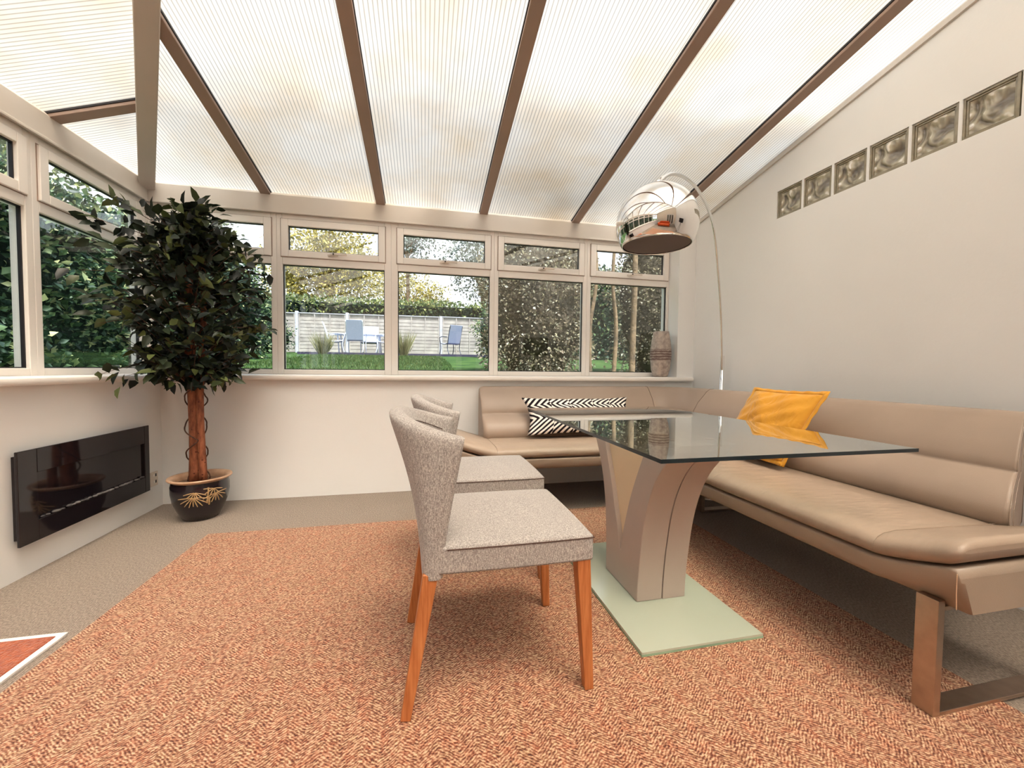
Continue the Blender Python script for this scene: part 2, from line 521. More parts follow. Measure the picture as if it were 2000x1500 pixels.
class MB:
    """collects shapes in world coordinates, links them as one mesh"""
    def __init__(s):
        s.v = []; s.f = []; s.mi = []

    def add(s, vs, fs, mi=0):
        k = len(s.v)
        s.v += [tuple(v) for v in vs]
        s.f += [tuple(i + k for i in f) for f in fs]
        s.mi += [mi] * len(fs)

    def box(s, x0, x1, y0, y1, z0, z1, mi=0):
        vs = [(x, y, z) for x in (x0, x1) for y in (y0, y1) for z in (z0, z1)]
        fs = [(0, 1, 3, 2), (4, 6, 7, 5), (0, 4, 5, 1), (2, 3, 7, 6), (0, 2, 6, 4), (1, 5, 7, 3)]
        s.add(vs, fs, mi)
        return s

    def prism(s, pts, axis, a, b, mi=0):
        """polygon pts (2D) extruded along axis from a to b"""
        def mk(p, c):
            if axis == 'x': return (c, p[0], p[1])
            if axis == 'y': return (p[0], c, p[1])
            return (p[0], p[1], c)
        n = len(pts)
        s.add([mk(p, a) for p in pts] + [mk(p, b) for p in pts],
              [tuple(range(n - 1, -1, -1)), tuple(range(n, 2 * n))] + [(i, (i + 1) % n, (i + 1) % n + n, i + n) for i in range(n)], mi)
        return s

    def bar(s, p, q, w, h, up=(0, 0, 1), mi=0, w2=None, h2=None):
        """rectangular bar from p to q, width w across, height h along up"""
        p, q = Vector(p), Vector(q)
        d = (q - p).normalized()
        side = d.cross(Vector(up))
        if side.length < 1e-5:
            side = d.cross(Vector((1, 0, 0)))
        side.normalize()
        u = side.cross(d).normalized()
        w2 = w if w2 is None else w2
        h2 = h if h2 is None else h2
        vs = []
        for c, ww, hh in ((p, w, h), (q, w2, h2)):
            for a, b in ((-1, -1), (1, -1), (1, 1), (-1, 1)):
                vs.append(c + side * a * ww / 2 + u * b * hh / 2)
        s.add(vs, [(3, 2, 1, 0), (4, 5, 6, 7), (0, 1, 5, 4), (1, 2, 6, 5), (2, 3, 7, 6), (3, 0, 4, 7)], mi)
        return s

    def tube(s, pts, r, n=12, mi=0, cap=True):
        pts = [Vector(p) for p in pts]
        rs = r if isinstance(r, (list, tuple)) else [r] * len(pts)
        vs = []; fs = []
        ref = Vector((0, 0, 1))
        prev = None
        for i, p in enumerate(pts):
            d = (pts[min(i + 1, len(pts) - 1)] - pts[max(i - 1, 0)]).normalized()
            if prev is None:
                a = d.cross(ref)
                if a.length < 1e-3:
                    a = d.cross(Vector((1, 0, 0)))
            else:
                a = prev - d * prev.dot(d)
            a.normalize(); prev = a
            b = d.cross(a)
            for k in range(n):
                t = 2 * PI * k / n
                vs.append(p + (a * math.cos(t) + b * math.sin(t)) * rs[i])
        for i in range(len(pts) - 1):
            for k in range(n):
                fs.append((i * n + k, i * n + (k + 1) % n, (i + 1) * n + (k + 1) % n, (i + 1) * n + k))
        if cap:
            fs.append(tuple(range(n - 1, -1, -1)))
            m = (len(pts) - 1) * n
            fs.append(tuple(range(m, m + n)))
        s.add(vs, fs, mi)
        return s

    def lathe(s, prof, c=(0, 0, 0), n=48, mi=0, sx=1.0, sy=1.0):
        vs = []; fs = []
        for r, z in prof:
            for k in range(n):
                t = 2 * PI * k / n
                vs.append((c[0] + r * sx * math.cos(t), c[1] + r * sy * math.sin(t), c[2] + z))
        m = len(prof)
        for i in range(m - 1):
            for k in range(n):
                fs.append((i * n + k, i * n + (k + 1) % n, (i + 1) * n + (k + 1) % n, (i + 1) * n + k))
        s.add(vs, fs, mi)
        return s

    def build(s, name, mat, parent=None, bevel=0.0, seg=2, smooth=False, sub=0):
        me = bpy.data.meshes.new(name)
        off = wloc(parent) if parent is not None else Vector((0, 0, 0))
        me.from_pydata([(v[0] - off.x, v[1] - off.y, v[2] - off.z) for v in s.v], [], s.f)
        me.update()
        o = linkobj(name, me, mat, parent)
        if isinstance(mat, (list, tuple)):
            me.polygons.foreach_set('material_index', s.mi)
        bm = bmesh.new(); bm.from_mesh(me)
        bmesh.ops.recalc_face_normals(bm, faces=bm.faces)
        bm.to_mesh(me); bm.free()
        if bevel > 0:
            md = o.modifiers.new('bevel', 'BEVEL')
            md.width = bevel; md.segments = seg; md.limit_method = 'ANGLE'; md.angle_limit = math.radians(40)
            md.harden_normals = True
            me.polygons.foreach_set('use_smooth', [True] * len(me.polygons))
        if sub:
            md = o.modifiers.new('sub', 'SUBSURF'); md.levels = sub; md.render_levels = sub
        if smooth:
            me.polygons.foreach_set('use_smooth', [True] * len(me.polygons))
        return o


def tag(o, label=None, cat=None, group=None, kind=None):
    if label: o['label'] = label
    if cat: o['category'] = cat
    if group: o['group'] = group
    if kind: o['kind'] = kind
    return o


def empty(name, loc, label=None, cat=None, group=None, kind=None):
    o = bpy.data.objects.new(name, None)
    o.empty_display_size = 0.1
    C.objects.link(o)
    o.location = loc
    return tag(o, label, cat, group, kind)


def kids(o):
    return [c for c in bpy.data.objects if c.parent == o]


def copy_tree(o, parent=None):
    c = o.copy(); C.objects.link(c)
    if parent is not None:
        c.parent = parent
    for ch in kids(o):
        copy_tree(ch, c)
    return c


def leafmesh(name, P, D, N, L, W, mat, parent=None, fold=0.25, kind=None, shape='rhomb'):
    """many leaves in one mesh: P base points, D growth directions, N normals, L lengths, W widths"""
    P = np.asarray(P, float); D = np.asarray(D, float); N = np.asarray(N, float)
    D /= np.linalg.norm(D, axis=1)[:, None] + 1e-9
    Sd = np.cross(D, N); Sd /= np.linalg.norm(Sd, axis=1)[:, None] + 1e-9
    U = np.cross(Sd, D)
    L = np.asarray(L)[:, None]; W = np.asarray(W)[:, None]
    n = len(P)
    if shape == 'rhomb':
        rows = [P, P + D * L * 0.5 + Sd * W * 0.5 + U * W * fold, P + D * L, P + D * L * 0.5 - Sd * W * 0.5 + U * W * fold]
        fl = [(0, 1, 2), (0, 2, 3)]
    else:
        m1 = P + D * L * 0.33; m2 = P + D * L * 0.7
        rows = [P, m1 + Sd * W * 0.5 + U * W * fold, m2 + Sd * W * 0.36 + U * W * fold * 0.5 - U * L * 0.04, P + D * L - U * L * 0.16,
                m2 - Sd * W * 0.36 + U * W * fold * 0.5 - U * L * 0.04, m1 - Sd * W * 0.5 + U * W * fold, m1, m2 - U * L * 0.06]
        fl = [(0, 1, 6), (0, 6, 5), (1, 2, 7, 6), (6, 7, 4, 5), (2, 3, 7), (7, 3, 4)]
    k = len(rows)
    V = np.stack(rows, 1).reshape(-1, 3)
    if parent is not None:
        V = V - np.array(wloc(parent))
    me = bpy.data.meshes.new(name)
    faces = []
    base = np.arange(n) * k
    me.vertices.add(len(V)); me.vertices.foreach_set('co', V.astype(np.float32).ravel())
    loops = []; starts = []; totals = []
    pat = np.concatenate([np.array(f) for f in fl])
    tot = [len(f) for f in fl]
    allv = (base[:, None] + pat[None, :]).ravel()
    me.loops.add(len(allv)); me.loops.foreach_set('vertex_index', allv.astype(np.int32))
    totals = np.tile(np.array(tot), n)
    starts = np.concatenate([[0], np.cumsum(totals)[:-1]])
    me.polygons.add(len(totals))
    me.polygons.foreach_set('loop_start', starts.astype(np.int32))
    me.polygons.foreach_set('loop_total', totals.astype(np.int32))
    me.update(calc_edges=True)
    me.validate()
    o = linkobj(name, me, mat, parent)
    if kind:
        o['kind'] = kind
    return o


# ================================================================== ROOM SHELL
BY = 3.305       # inner face of back dwarf wall
BW = 3.46        # inner face of back window frames
LX = -1.838      # inner face of left dwarf wall
LW = -1.99       # inner face of left window frames
RX = 2.478       # right wall
RY = -3.4       # rear (house) wall
ROOF = lambda y: 2.33 + 0.19 * (BW - y)
SL = 0.325
ROOFL = lambda x: 2.33 + SL * (x - LW)
HIPX = lambda y: LW + 0.19 / SL * (BW - y)

MB().box(-2.2, 3.0, -3.6, 3.62, -0.12, 0.0).build('floor', 'carpet')['kind'] = 'structure'
b = MB().box(-2.16, RX + 0.14, BY, BW + 0.12, -0.1, 0.898)
b.box(2.305, RX + 0.14, BY, BW + 0.12, 0.898, 2.36)
tag(b.build('wall_back', 'plaster'), kind='structure')
tag(MB().box(-2.12, LX, RY, BY, -0.1, 0.898).build('wall_left', 'plaster'), kind='structure')

# right wall with an opening for the row of glass blocks
bz0, bz1, by0, by1 = 2.100, 2.292, 1.232, 2.438
wr = MB()
top = lambda y: ROOF(y) + 0.05
wr.box(RX, RX + 0.14, RY - 0.2, BY, -0.1, bz0)
def slab(y0, y1, z0):
    wr.prism([(y0, z0), (y1, z0), (y1, top(y1)), (y0, top(y0))], 'x', RX, RX + 0.14)
slab(RY - 0.2, by0, bz0); slab(by0, by1, bz1); slab(by1, BY, bz0)
pit = 0.2015
for i in range(1, 6):
    yc = by0 + i * pit - 0.0005
    wr.box(RX, RX + 0.14, yc - 0.0065, yc + 0.0065, bz0, bz1)
tag(wr.build('wall_right', 'plaster'), kind='structure')

wrear = MB()
dx0, dx1, dz1 = 0.3, 1.95, 2.12
wrear.box(-2.12, dx0, RY - 0.2, RY, -0.1, 3.95).box(dx1, RX + 0.14, RY - 0.2, RY, -0.1, 3.95).box(dx0, dx1, RY - 0.2, RY, dz1, 3.95)
tag(wrear.build('wall_rear', 'rear_wall'), kind='structure')
# dark room seen through the doors of the house
dk = MB().box(dx0 - 0.6, dx1 + 0.6, RY - 2.4, RY - 2.3, -0.1, 2.6).box(dx0 - 0.6, dx0 - 0.5, RY - 2.3, RY - 0.2, -0.1, 2.6)
dk.box(dx1 + 0.5, dx1 + 0.6, RY - 2.3, RY - 0.2, -0.1, 2.6).box(dx0 - 0.6, dx1 + 0.6, RY - 2.4, RY - 0.2, 2.5, 2.6).box(dx0 - .6, dx1 + .6, RY - 2.4, RY - 0.2, -0.12, 0.0)
tag(dk.build('wall_hall', 'rear_wall'), kind='structure')
dr = empty('door_1', (dx0, RY, 0), kind='structure')
fb = MB().box(dx0, dx0 + .06, RY - .1, RY + .01, 0, dz1).box(dx1 - .06, dx1, RY - .1, RY + .01, 0, dz1).box(dx0, dx1, RY - .1, RY + .01, dz1 - .06, dz1)
for k in range(3):
    a = dx0 + .06 + k * (dx1 - dx0 - .12) / 3; c = a + (dx1 - dx0 - .12) / 3
    fb.box(a, a + .07, RY - .08, RY, 0, dz1 - .06).box(c - .07, c, RY - .08, RY, 0, dz1 - .06).box(a, c, RY - .08, RY, 0, .16).box(a, c, RY - .08, RY, dz1 - .16, dz1 - .06)
fb.build('door_frame', 'upvc', dr)
MB().box(dx0 + .06, dx1 - .06, RY - .045, RY - .041, .1, dz1 - .1).build('pane', 'pane', dr)

# window sills
sl = MB().prism([(BY - .045, .90), (BW + .02, .90), (BW + .02, .94), (BY - .035, .94), (BY - .047, .934), (BY - .052, .92), (BY - .05, .906)], 'x', LX - .06, 2.45)
tag(sl.build('trim_1', 'upvc', bevel=.003), kind='structure')
sl = MB().prism([(LX + .045, .90), (LW - .02, .90), (LW - .02, .94), (LX + .035, .94), (LX + .047, .934), (LX + .052, .92), (LX + .05, .906)], 'y', RY, BY - .04)
tag(sl.build('trim_2', 'upvc', bevel=.003), kind='structure')


# ------------------------------------------------------------------ windows
def frame_ring(mb, T, u0, u1, z0, z1, iu0, iu1, iz0, iz1, d0, d1):
    """rectangular ring between the outer and the inner rectangle, depth d0..d1"""
    for a, b_, c, d in ((u0, iu0, z0, z1), (iu1, u1, z0, z1), (iu0, iu1, z0, iz0), (iu0, iu1, iz1, z1)):
        if b_ - a > 1e-4 and d - c > 1e-4:
            mb.box(*T(a, b_, d0, d1), c, d)


def bay(n, T, pt, u0, u1, pu0, pu1, lever=True, vent=True):
    """u0..u1 frame, pu0..pu1 glass; T maps (u range, depth range) to x/y ranges, depth grows outwards"""
    root = empty('window_%d' % n, pt((u0 + u1) / 2, 0.03, 0.94), kind='structure')
    z0, z1, lz0, lz1, tz = 0.94, 2.2, 0.979, 1.803, 1.866
    f = MB()
    frame_ring(f, T, u0, u1, z0, z1, pu0, pu1, lz0, lz1, 0.0, 0.075) if False else None
    f.box(*T(u0, pu0, 0, .07), z0, z1); f.box(*T(pu1, u1, 0, .07), z0, z1)
    f.box(*T(pu0, pu1, 0, .07), z0, lz0); f.box(*T(pu0, pu1, 0, .07), lz1, tz); f.box(*T(pu0, pu1, 0, .07), 2.15, z1)
    f.build('window_frame', 'upvc', root, bevel=.004)
    g = MB(); r = .006
    frame_ring(g, T, pu0 - .002, pu1 + .002, lz0 - .002, lz1 + .002, pu0 + r, pu1 - r, lz0 + r, lz1 - r, .018, .034)
    g.build('gasket', 'gasket', root)
    MB().box(*T(pu0 - .01, pu1 + .01, .026, .030), lz0 - .01, lz1 + .01).build('pane', 'pane', root)
    # opening top light
    m = .052
    s0, s1 = pu0 - .006, pu1 + .006
    a0, a1, vz0, vz1 = s0 + m, s1 - m, 1.913, 2.100
    s = MB()
    frame_ring(s, T, s0, s1, 1.862, 2.152, a0, a1, vz0, vz1, -.014, .03)
    so = s.build('sash_frame', 'upvc', root, bevel=.004)
    g = MB()
    frame_ring(g, T, a0 - .002, a1 + .002, vz0 - .002, vz1 + .002, a0 + r, a1 - r, vz0 + r, vz1 - r, .004, .02)
    g.build('gasket', 'gasket', so)
    g = MB()
    frame_ring(g, T, s0 - .006, s1 + .006, 1.857, 2.157, s0, s1, 1.862, 2.152, -.0015, .01)
    g.build('seal_line', 'rafter', so)
    MB().box(*T(a0 - .01, a1 + .01, .012, .016), vz0 - .01, vz1 + .01).build('pane', 'pane', so)
    if lever:
        c = (s0 + s1) / 2
        h = MB()
        h.box(*T(c - .03, c + .03, -.024, -.014), 1.884, 1.902)
        h.tube([pt(c, -.02, 1.893), pt(c, -.042, 1.893)], .008, 10)
        h.bar(pt(c - .005, -.044, 1.894), pt(c + .10, -.05, 1.892), .012, .016)
        h.bar(pt(c, -.044, 1.893), pt(c - .045, -.03, 1.884), .012, .014)
        h.build('handle', 'socket', so, bevel=.002)
        MB().tube([pt(c, -.050, 1.893), pt(c, -.0535, 1.893)], .0062, 10).build('lock_button', 'gasket', so)
    return root


def TB(a, b_, d0, d1):
    return (a, b_, BW + d0, BW + d1)
def TBp(u, d, z):
    return (u, BW + d, z)
def TL(a, b_, d0, d1):
    return (LW - d1, LW - d0, a, b_)
def TLp(u, d, z):
    return (LW - d, u, z)


bn = [(-1.99, -1.128, -1.915, -1.168), (-1.128, -.27, -1.087, -.323), (-.27, .594, -.217, .555), (.594, 1.459, .632, 1.422), (1.459, 2.305, 1.497, 2.283)]
for i, (a, b_, p, q) in enumerate(bn):
    bay(i + 1, TB, TBp, a, b_, p, q)
ln = [(2.587, 3.46, 2.626, 3.386), (1.749, 2.587, 1.79, 2.547), (.911, 1.749, .95, 1.71), (.073, .911, .11, .87), (-.765, .073, -.73, .03), (-1.603, -.765, -1.563, -.805), (-2.44, -1.603, -2.40, -1.643), (-3.4, -2.44, -3.36, -2.48)]
for i, (a, b_, p, q) in enumerate(ln):
    bay(i + 6, TL, TLp, a, b_, p, q, lever=False)

# eaves beams above the windows
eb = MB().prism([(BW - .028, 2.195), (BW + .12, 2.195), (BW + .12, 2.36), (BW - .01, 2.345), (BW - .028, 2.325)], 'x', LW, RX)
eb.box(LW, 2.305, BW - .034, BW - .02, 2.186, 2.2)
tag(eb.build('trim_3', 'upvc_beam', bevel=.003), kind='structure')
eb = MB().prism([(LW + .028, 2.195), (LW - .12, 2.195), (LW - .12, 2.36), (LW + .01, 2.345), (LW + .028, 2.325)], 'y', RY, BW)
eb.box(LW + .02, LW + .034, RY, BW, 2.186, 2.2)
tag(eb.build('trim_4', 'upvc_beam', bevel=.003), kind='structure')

# ------------------------------------------------------------------ glazed roof
roof = empty('ceiling', (0, 1.0, 2.6), kind='structure')
RAF = [-1.192, -.35, .493, 1.328, 2.14]
TH = .012


def sheet(name, pts, mat):
    """roof sheet from its corner points (underside); clear top skin, milky underside"""
    n = len(pts)
    m = MB()
    up = [(p[0], p[1], p[2] + TH) for p in pts]
    m.add(pts + up, [tuple(range(n))] + [(i, (i + 1) % n, (i + 1) % n + n, i + n) for i in range(n)], 0)
    m.add(up, [tuple(range(n))], 1)
    return m.build(name, [mat, 'clear'], roof)


OFF = .016
zb = lambda x, y: (x, y, ROOF(y) + OFF)
zl = lambda x, y: (x, y, ROOFL(x) + OFF)
YO = BW + .16
HY = lambda x: BW - (x - LW) * SL / .19     # y of the hip line at x
edges = RAF + [RX + .02]
xs = [LW - .1] + edges
for i in range(len(xs) - 1):
    a, b_ = xs[i], xs[i + 1]
    pts = [(a, YO), (b_, YO)]
    yb = max(HY(b_), RY); ya = min(max(HY(a), RY), YO)
    if yb > RY:
        pts += [(b_, yb)]
    else:
        pts += [(b_, RY)]
        if ya > RY:
            pts += [(HIPX(RY), RY)]
    if ya < YO - 1e-3:
        pts += [(a, ya)]
    sheet('roof_panel', [zb(*p) for p in pts], 'poly_x')
LRAF = [2.70, 1.86, 1.02, .18, -.66, -1.5, -2.34]
ys = [BW + .1] + LRAF + [RY]
XO = LW - .16
for i in range(len(ys) - 1):
    a, b_ = ys[i], ys[i + 1]
    pts = [(XO, a), (XO, b_), (HIPX(b_), b_)]
    if HIPX(a) > XO + .08:
        pts.append((HIPX(a), a))
    sheet('roof_panel', [zl(*p) for p in pts], 'poly_y')


def rafter(p, q, wdt, mat='rafter'):
    """lower capping with a slimmer web and a black gasket line above"""
    p, q = Vector(p), Vector(q)
    o = MB().bar(p + Vector((0, 0, -.006)), q + Vector((0, 0, -.006)), wdt, .02).build('rafter', mat, roof, bevel=.004)
    MB().bar(p + Vector((0, 0, .009)), q + Vector((0, 0, .009)), wdt + .008, .010).build('gasket', 'gasket', o)
    return o


for x in RAF:
    yt = max(HY(x), RY)
    rafter((x, BW, ROOF(BW)), (x, yt, ROOF(yt)), .07)
for y in LRAF:
    rafter((LW, y, ROOFL(LW)), (HIPX(y), y, ROOFL(HIPX(y))), .07)
hz = RY
MB().bar((LW + .015, BW - .01, ROOF(BW) - .03), (HIPX(hz), hz, ROOF(hz) - .03), .09, .07).build('hip_beam', 'hip', roof, bevel=.006)
# wall flashing along the right wall
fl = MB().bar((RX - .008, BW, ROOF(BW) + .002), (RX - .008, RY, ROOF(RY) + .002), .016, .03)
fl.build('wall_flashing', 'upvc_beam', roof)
# corner post between the two rows of windows
tag(MB().box(LW - .07, LW + .012, BW - .012, BW + .07, .94, 2.2).build('trim_5', 'upvc', bevel=.004), kind='structure')

# ================================================================== THINGS IN THE ROOM
# glass blocks in the right wall
words = ['darkest wavy glass block, nearest the window end of the row', 'wavy glass block second in the row, just right of the darkest one',
         'wavy glass block third in the row counted from the window end', 'wavy glass block fourth in the row counted from the window end',
         'wavy glass block last but one before the picture edge', 'largest looking wavy glass block, at the right picture edge']
for i in range(6):
    y1 = by1 - i * pit; y0 = y1 - .19
    yc = (y0 + y1) / 2
    t = empty('glass_block', (RX + .06, yc, bz0), words[i], 'glass block', 'glass blocks let into the right wall')
    r = MB()
    T = lambda a, b_, d0, d1: (RX + d0, RX + d1, a, b_)
    frame_ring(r, T, y0, y1, bz0 + .001, bz1 - .001, y0 + .012, y1 - .012, bz0 + .012, bz1 - .012, .006, .09)
    frame_ring(r, T, y0 + .012, y1 - .012, bz0 + .012, bz1 - .012, y0 + .02, y1 - .02, bz0 + .02, bz1 - .02, .012, .085)
    r.build('block_rim', 'block_rim', t, bevel=.002)
    # wavy face
    g = MB(); n = 14
    rnd = random.Random(40 + i)
    ph = [rnd.uniform(0, 6) for _ in range(4)]
    vs = []
    for a in range(n + 1):
        for c in range(n + 1):
            u = a / n; v = c / n
            env = min(1, 6 * min(u, 1 - u, v, 1 - v))
            d = .02 + env * (.006 * math.sin(5 * u + 3 * v + ph[0]) + .005 * math.sin(9 * v - 3 * u + ph[1]))
            vs.append((RX + d, y0 + .018 + u * (y1 - y0 - .036), bz0 + .018 + v * (bz1 - bz0 - .036)))
    g.add(vs, [(a * (n + 1) + c, (a + 1) * (n + 1) + c, (a + 1) * (n + 1) + c + 1, a * (n + 1) + c + 1) for a in range(n) for c in range(n)])
    fo = g.build('wavy_face', 'block_face', t, smooth=True)

# rug and mat
rg = MB().prism([(-1.245, 2.642), (1.712, 2.642), (1.712, -.9), (-1.245, -.9)], 'z', 0.0, .011)
tag(rg.build('area_rug', 'rug', bevel=.004), 'large orange and cream herringbone sisal rug under the table and chairs', 'rug')
mt = empty('doormat', (-1.55, 1.4, 0), 'bright orange mat with cream border lying left of the big rug', 'mat')
mx0, mx1, my0, my1 = -1.83, -1.285, .95, 1.755
e = MB(); T = lambda a, b_, d0, d1: (a, b_, d0, d1)
for (a, c, d, f) in ((mx0, mx1, my1 - .022, my1), (mx0, mx1, my0, my0 + .022), (mx0, mx0 + .022, my0 + .022, my1 - .022), (mx1 - .022, mx1, my0 + .022, my1 - .022)):
    e.box(a, c, d, f, 0, .012)
e.build('border', 'mat_border', mt, bevel=.003)
MB().box(mx0 + .022, mx1 - .022, my0 + .022, my1 - .022, 0, .014).build('pile', 'mat_orange', mt, bevel=.003)

# ---------------------------------------------------------------- wall fire
fx = LX + .040
FY0, FY1, FZ0, FZ1 = 2.222, 3.106, .160, .60
fr = empty('wall_fireplace', (LX, (FY0 + FY1) / 2, FZ0), 'black glossy wall mounted electric fire under the left windows', 'fireplace')
T = lambda a, b_, d0, d1: (fx - d1, fx - d0, a, b_)
g = MB()
iy0, iy1, iz0, iz1 = FY0 + .095, FY1 - .045, FZ0 + .10, FZ1 - .115
frame_ring(g, T, FY0, FY1, FZ0, FZ1, iy0, iy1, iz0, iz1, 0, .012)
g.build('front_frame', 'black_gloss', fr, bevel=.003)
MB().box(LX, fx - .013, FY0 + .02, FY1 - .02, FZ0 + .025, FZ1 - .025).build('heater_box', 'black_matt', fr, bevel=.002)
g = MB()
g.box(fx - .035, fx - .0125, iy0 - .01, iy1 + .01, iz0 - .01, iz1 + .01)
g.build('fire_window', 'black_gloss', fr)
rnd = random.Random(4)
for k in range(26):
    y = iy0 + .03 + (iy1 - iy0 - .06) * (k + rnd.uniform(-.3, .3)) / 25
    r = rnd.uniform(.007, .012)
    p = MB().lathe([(0.0001, -r * .6), (r * .7, -r * .4), (r, 0), (r * .7, r * .45), (.0001, r * .6)], (fx - .004, y, iz0 + .004 + rnd.uniform(0, .004)), 8, sy=1.5)
    p.build('pebble', 'pebble', fr, smooth=True)

so = empty('power_socket', (LX, 3.205, .16), 'white double power socket on the left wall beside the fire', 'socket')
MB().box(LX, LX + .010, 3.165, 3.24, .163, .262).build('face_plate', 'socket', so, bevel=.003)
for z in (.187, .232):
    MB().box(LX + .010, LX + .013, 3.19, 3.2, z, z + .014).build('rocker_switch', 'upvc', so)
    MB().box(LX + .0098, LX + .0112, 3.21, 3.222, z - .004, z + .016).build('pin_hole', 'gasket', so)

# ---------------------------------------------------------------- vase on the sill
va = MB()
vp = [(.0001, 0), (.058, 0), (.068, .012), (.084, .07), (.093, .15), (.096, .21), (.093, .27), (.084, .34), (.072, .41), (.070, .424), (.064, .424), (.066, .40), (.0001, .395)]
vo = va.lathe(vp, (0, 0, 0), 48).build('vase', 'vase', smooth=True)
vo.location = (2.178, 3.375, .941)
tag(vo, 'tall mottled grey brown stoneware vase with dark bands on the windowsill', 'vase')


# ---------------------------------------------------------------- arc floor lamp
lamp = empty('arc_floor_lamp', (2.385, 2.82, 0), 'chrome arc floor lamp with a mirrored dome shade curving over the table', 'lamp')
MB().lathe([(.0001, 0), (.088, 0), (.09, .003), (.09, .035), (.086, .04), (.0001, .04)], (2.385, 2.82, 0), 48).build('base', 'marble', lamp, smooth=False, bevel=.002)
MB().tube([(2.385, 2.82, .04), (2.385, 2.82, 1.125)], .0165, 20).build('pole', 'chrome', lamp, smooth=True)
raw = [(1.947, 2.415, 1.968), (2.099, 2.556, 1.769), (2.250, 2.695, 1.499), (2.345, 2.783, 1.20), (2.384, 2.819, .98)]
arc = [(.901, 1.45, 1.732), (.936, 1.481, 1.773), (.992, 1.533, 1.820), (1.054, 1.59, 1.862), (1.158, 1.686, 1.916), (1.321, 1.837, 1.977), (1.523, 2.024, 2.022), (1.752, 2.235, 2.026)] + raw


def catmull(P, n=6):
    P = [Vector(p) for p in P]
    out = []
    Q = [P[0] * 2 - P[1]] + P + [P[-1] * 2 - P[-2]]
    for i in range(1, len(Q) - 2):
        a, b_, c, d = Q[i - 1:i + 3]
        for k in range(n):
            t = k / n
            out.append(0.5 * ((2 * b_) + (c - a) * t + (2 * a - 5 * b_ + 4 * c - d) * t * t + (-a + 3 * b_ - 3 * c + d) * t ** 3))
    out.append(P[-1])
    return out


ap = catmull(arc)
MB().tube(ap, .0085, 14).build('arm', 'chrome', lamp, smooth=True)
R = .157
hc = Vector((.905, 1.452, 1.583))
prof = []
for k in range(33):
    t = math.radians(2 + (122 - 2) * k / 32)
    prof.append((R * math.sin(t), R * math.cos(t)))
shell = prof + [(prof[-1][0] - .003, prof[-1][1])] + [((R - .004) * r / R, (R - .004) * z / R) for r, z in reversed(prof)]
sh = MB().lathe(shell, hc, 64).build('lamp_shade', 'chrome', lamp, smooth=True)
rr, zz = prof[-1]
MB().lathe([(.0001, zz + .006), (rr - .006, zz + .006), (rr - .0055, zz + .004), (.0001, zz + .004)], hc, 64).build('diffuser', 'lamp_disc', sh)
MB().lathe([(.0001, R + .004), (.036, R - .004), (.038, R - .012), (.030, R - .02), (.0001, R - .02)][::-1], hc, 32).build('shade_cap', 'chrome', sh, smooth=True)
MB().tube([hc + Vector((0, 0, R)), hc + Vector((-.003, -.002, R + .012))], .014, 16).build('swivel_joint', 'chrome', sh, smooth=True)
cb = MB().tube(catmull([(2.385, 2.74, .012), (2.33, 2.66, .006), (2.22, 2.62, .006), (2.12, 2.66, .006), (2.05, 2.76, .006), (2.08, 3.0, .006), (2.15, 3.25, .006)]), .005, 8)
cb.build('cable', 'upvc', lamp, smooth=True)


# ---------------------------------------------------------------- glass table
tb = empty('glass_dining_table', (1.13, 1.72, .011), 'rectangular clear glass table on a taupe flared pedestal', 'table')
gx0, gx1, gy0, gy1 = .645, 1.595, .985, 2.45
g = MB()
zt, zu = .752, .740
c4 = [(gx0, gy0), (gx1, gy0), (gx1, gy1), (gx0, gy1)]
g.add([(x, y, zt) for x, y in c4], [(0, 1, 2, 3)], 0)
g.add([(x, y, zu) for x, y in c4], [(3, 2, 1, 0)], 0)
g.add([(x, y, z) for x, y in c4 for z in (zu, zt)], [(0, 2, 3, 1), (2, 4, 5, 3), (4, 6, 7, 5), (6, 0, 1, 7)], 1)
g.build('glass_top', ['table_glass', 'glass_edge'], tb)
px0, px1 = .872, 1.10
outer_n = [(1.482, .0265), (1.478, .12), (1.462, .25), (1.438, .38), (1.40, .50), (1.345, .60), (1.265, .69), (1.215, .738)]
inner_n = [(1.42, .738), (1.455, .66), (1.51, .55), (1.555, .45), (1.59, .35), (1.615, .27), (1.632, .185)]
inner_f = [(1.640, .185), (1.662, .27), (1.69, .35), (1.725, .45), (1.765, .55), (1.815, .66), (1.855, .738)]
outer_f = [(1.99, .738), (1.945, .69), (1.885, .60), (1.835, .50), (1.80, .38), (1.782, .25), (1.775, .12), (1.775, .0265)]


def smooth2(P, n=4):
    return [(v.x, v.y) for v in catmull([(a, b_, 0) for a, b_ in P], n)]


poly = smooth2(outer_n) + smooth2(inner_n) + smooth2(inner_f) + smooth2(outer_f)
xm = .992
po = MB().prism(poly, 'x', px0, xm - .0015).build('pedestal', 'pedestal', tb, bevel=.007, seg=3)
MB().prism(poly, 'x', xm + .0015, px1).build('pedestal', 'pedestal', tb, bevel=.002, seg=2)
pin = [(a + .004 * s_, b_ - .002) for (a, b_), s_ in zip(poly, [1] * len(poly))]
sm = [(1.486, .03)] + [(a + .006, b_) for a, b_ in smooth2(outer_n)[2:]] + [(1.41, .735)] + [(a - .005, b_) for a, b_ in smooth2(inner_n)[3:]] + [(1.645, .18)] + [(a + .005, b_) for a, b_ in smooth2(inner_f)[:-2]] + [(1.87, .735)] + [(a - .006, b_) for a, b_ in smooth2(outer_f)[:-1]]
MB().prism(sm, 'x', xm - .003, xm + .003).build('seam_line', 'seam', tb)
vpan = smooth2(inner_n) + smooth2(inner_f)
vp2 = [(a - (.006 if i < len(vpan) / 2 else -.006), b_) for i, (a, b_) in enumerate(vpan)]
MB().prism(vp2, 'x', px0 + .022, px1 - .02).build('inner_panel', 'pedestal_in', tb)
bp = MB()
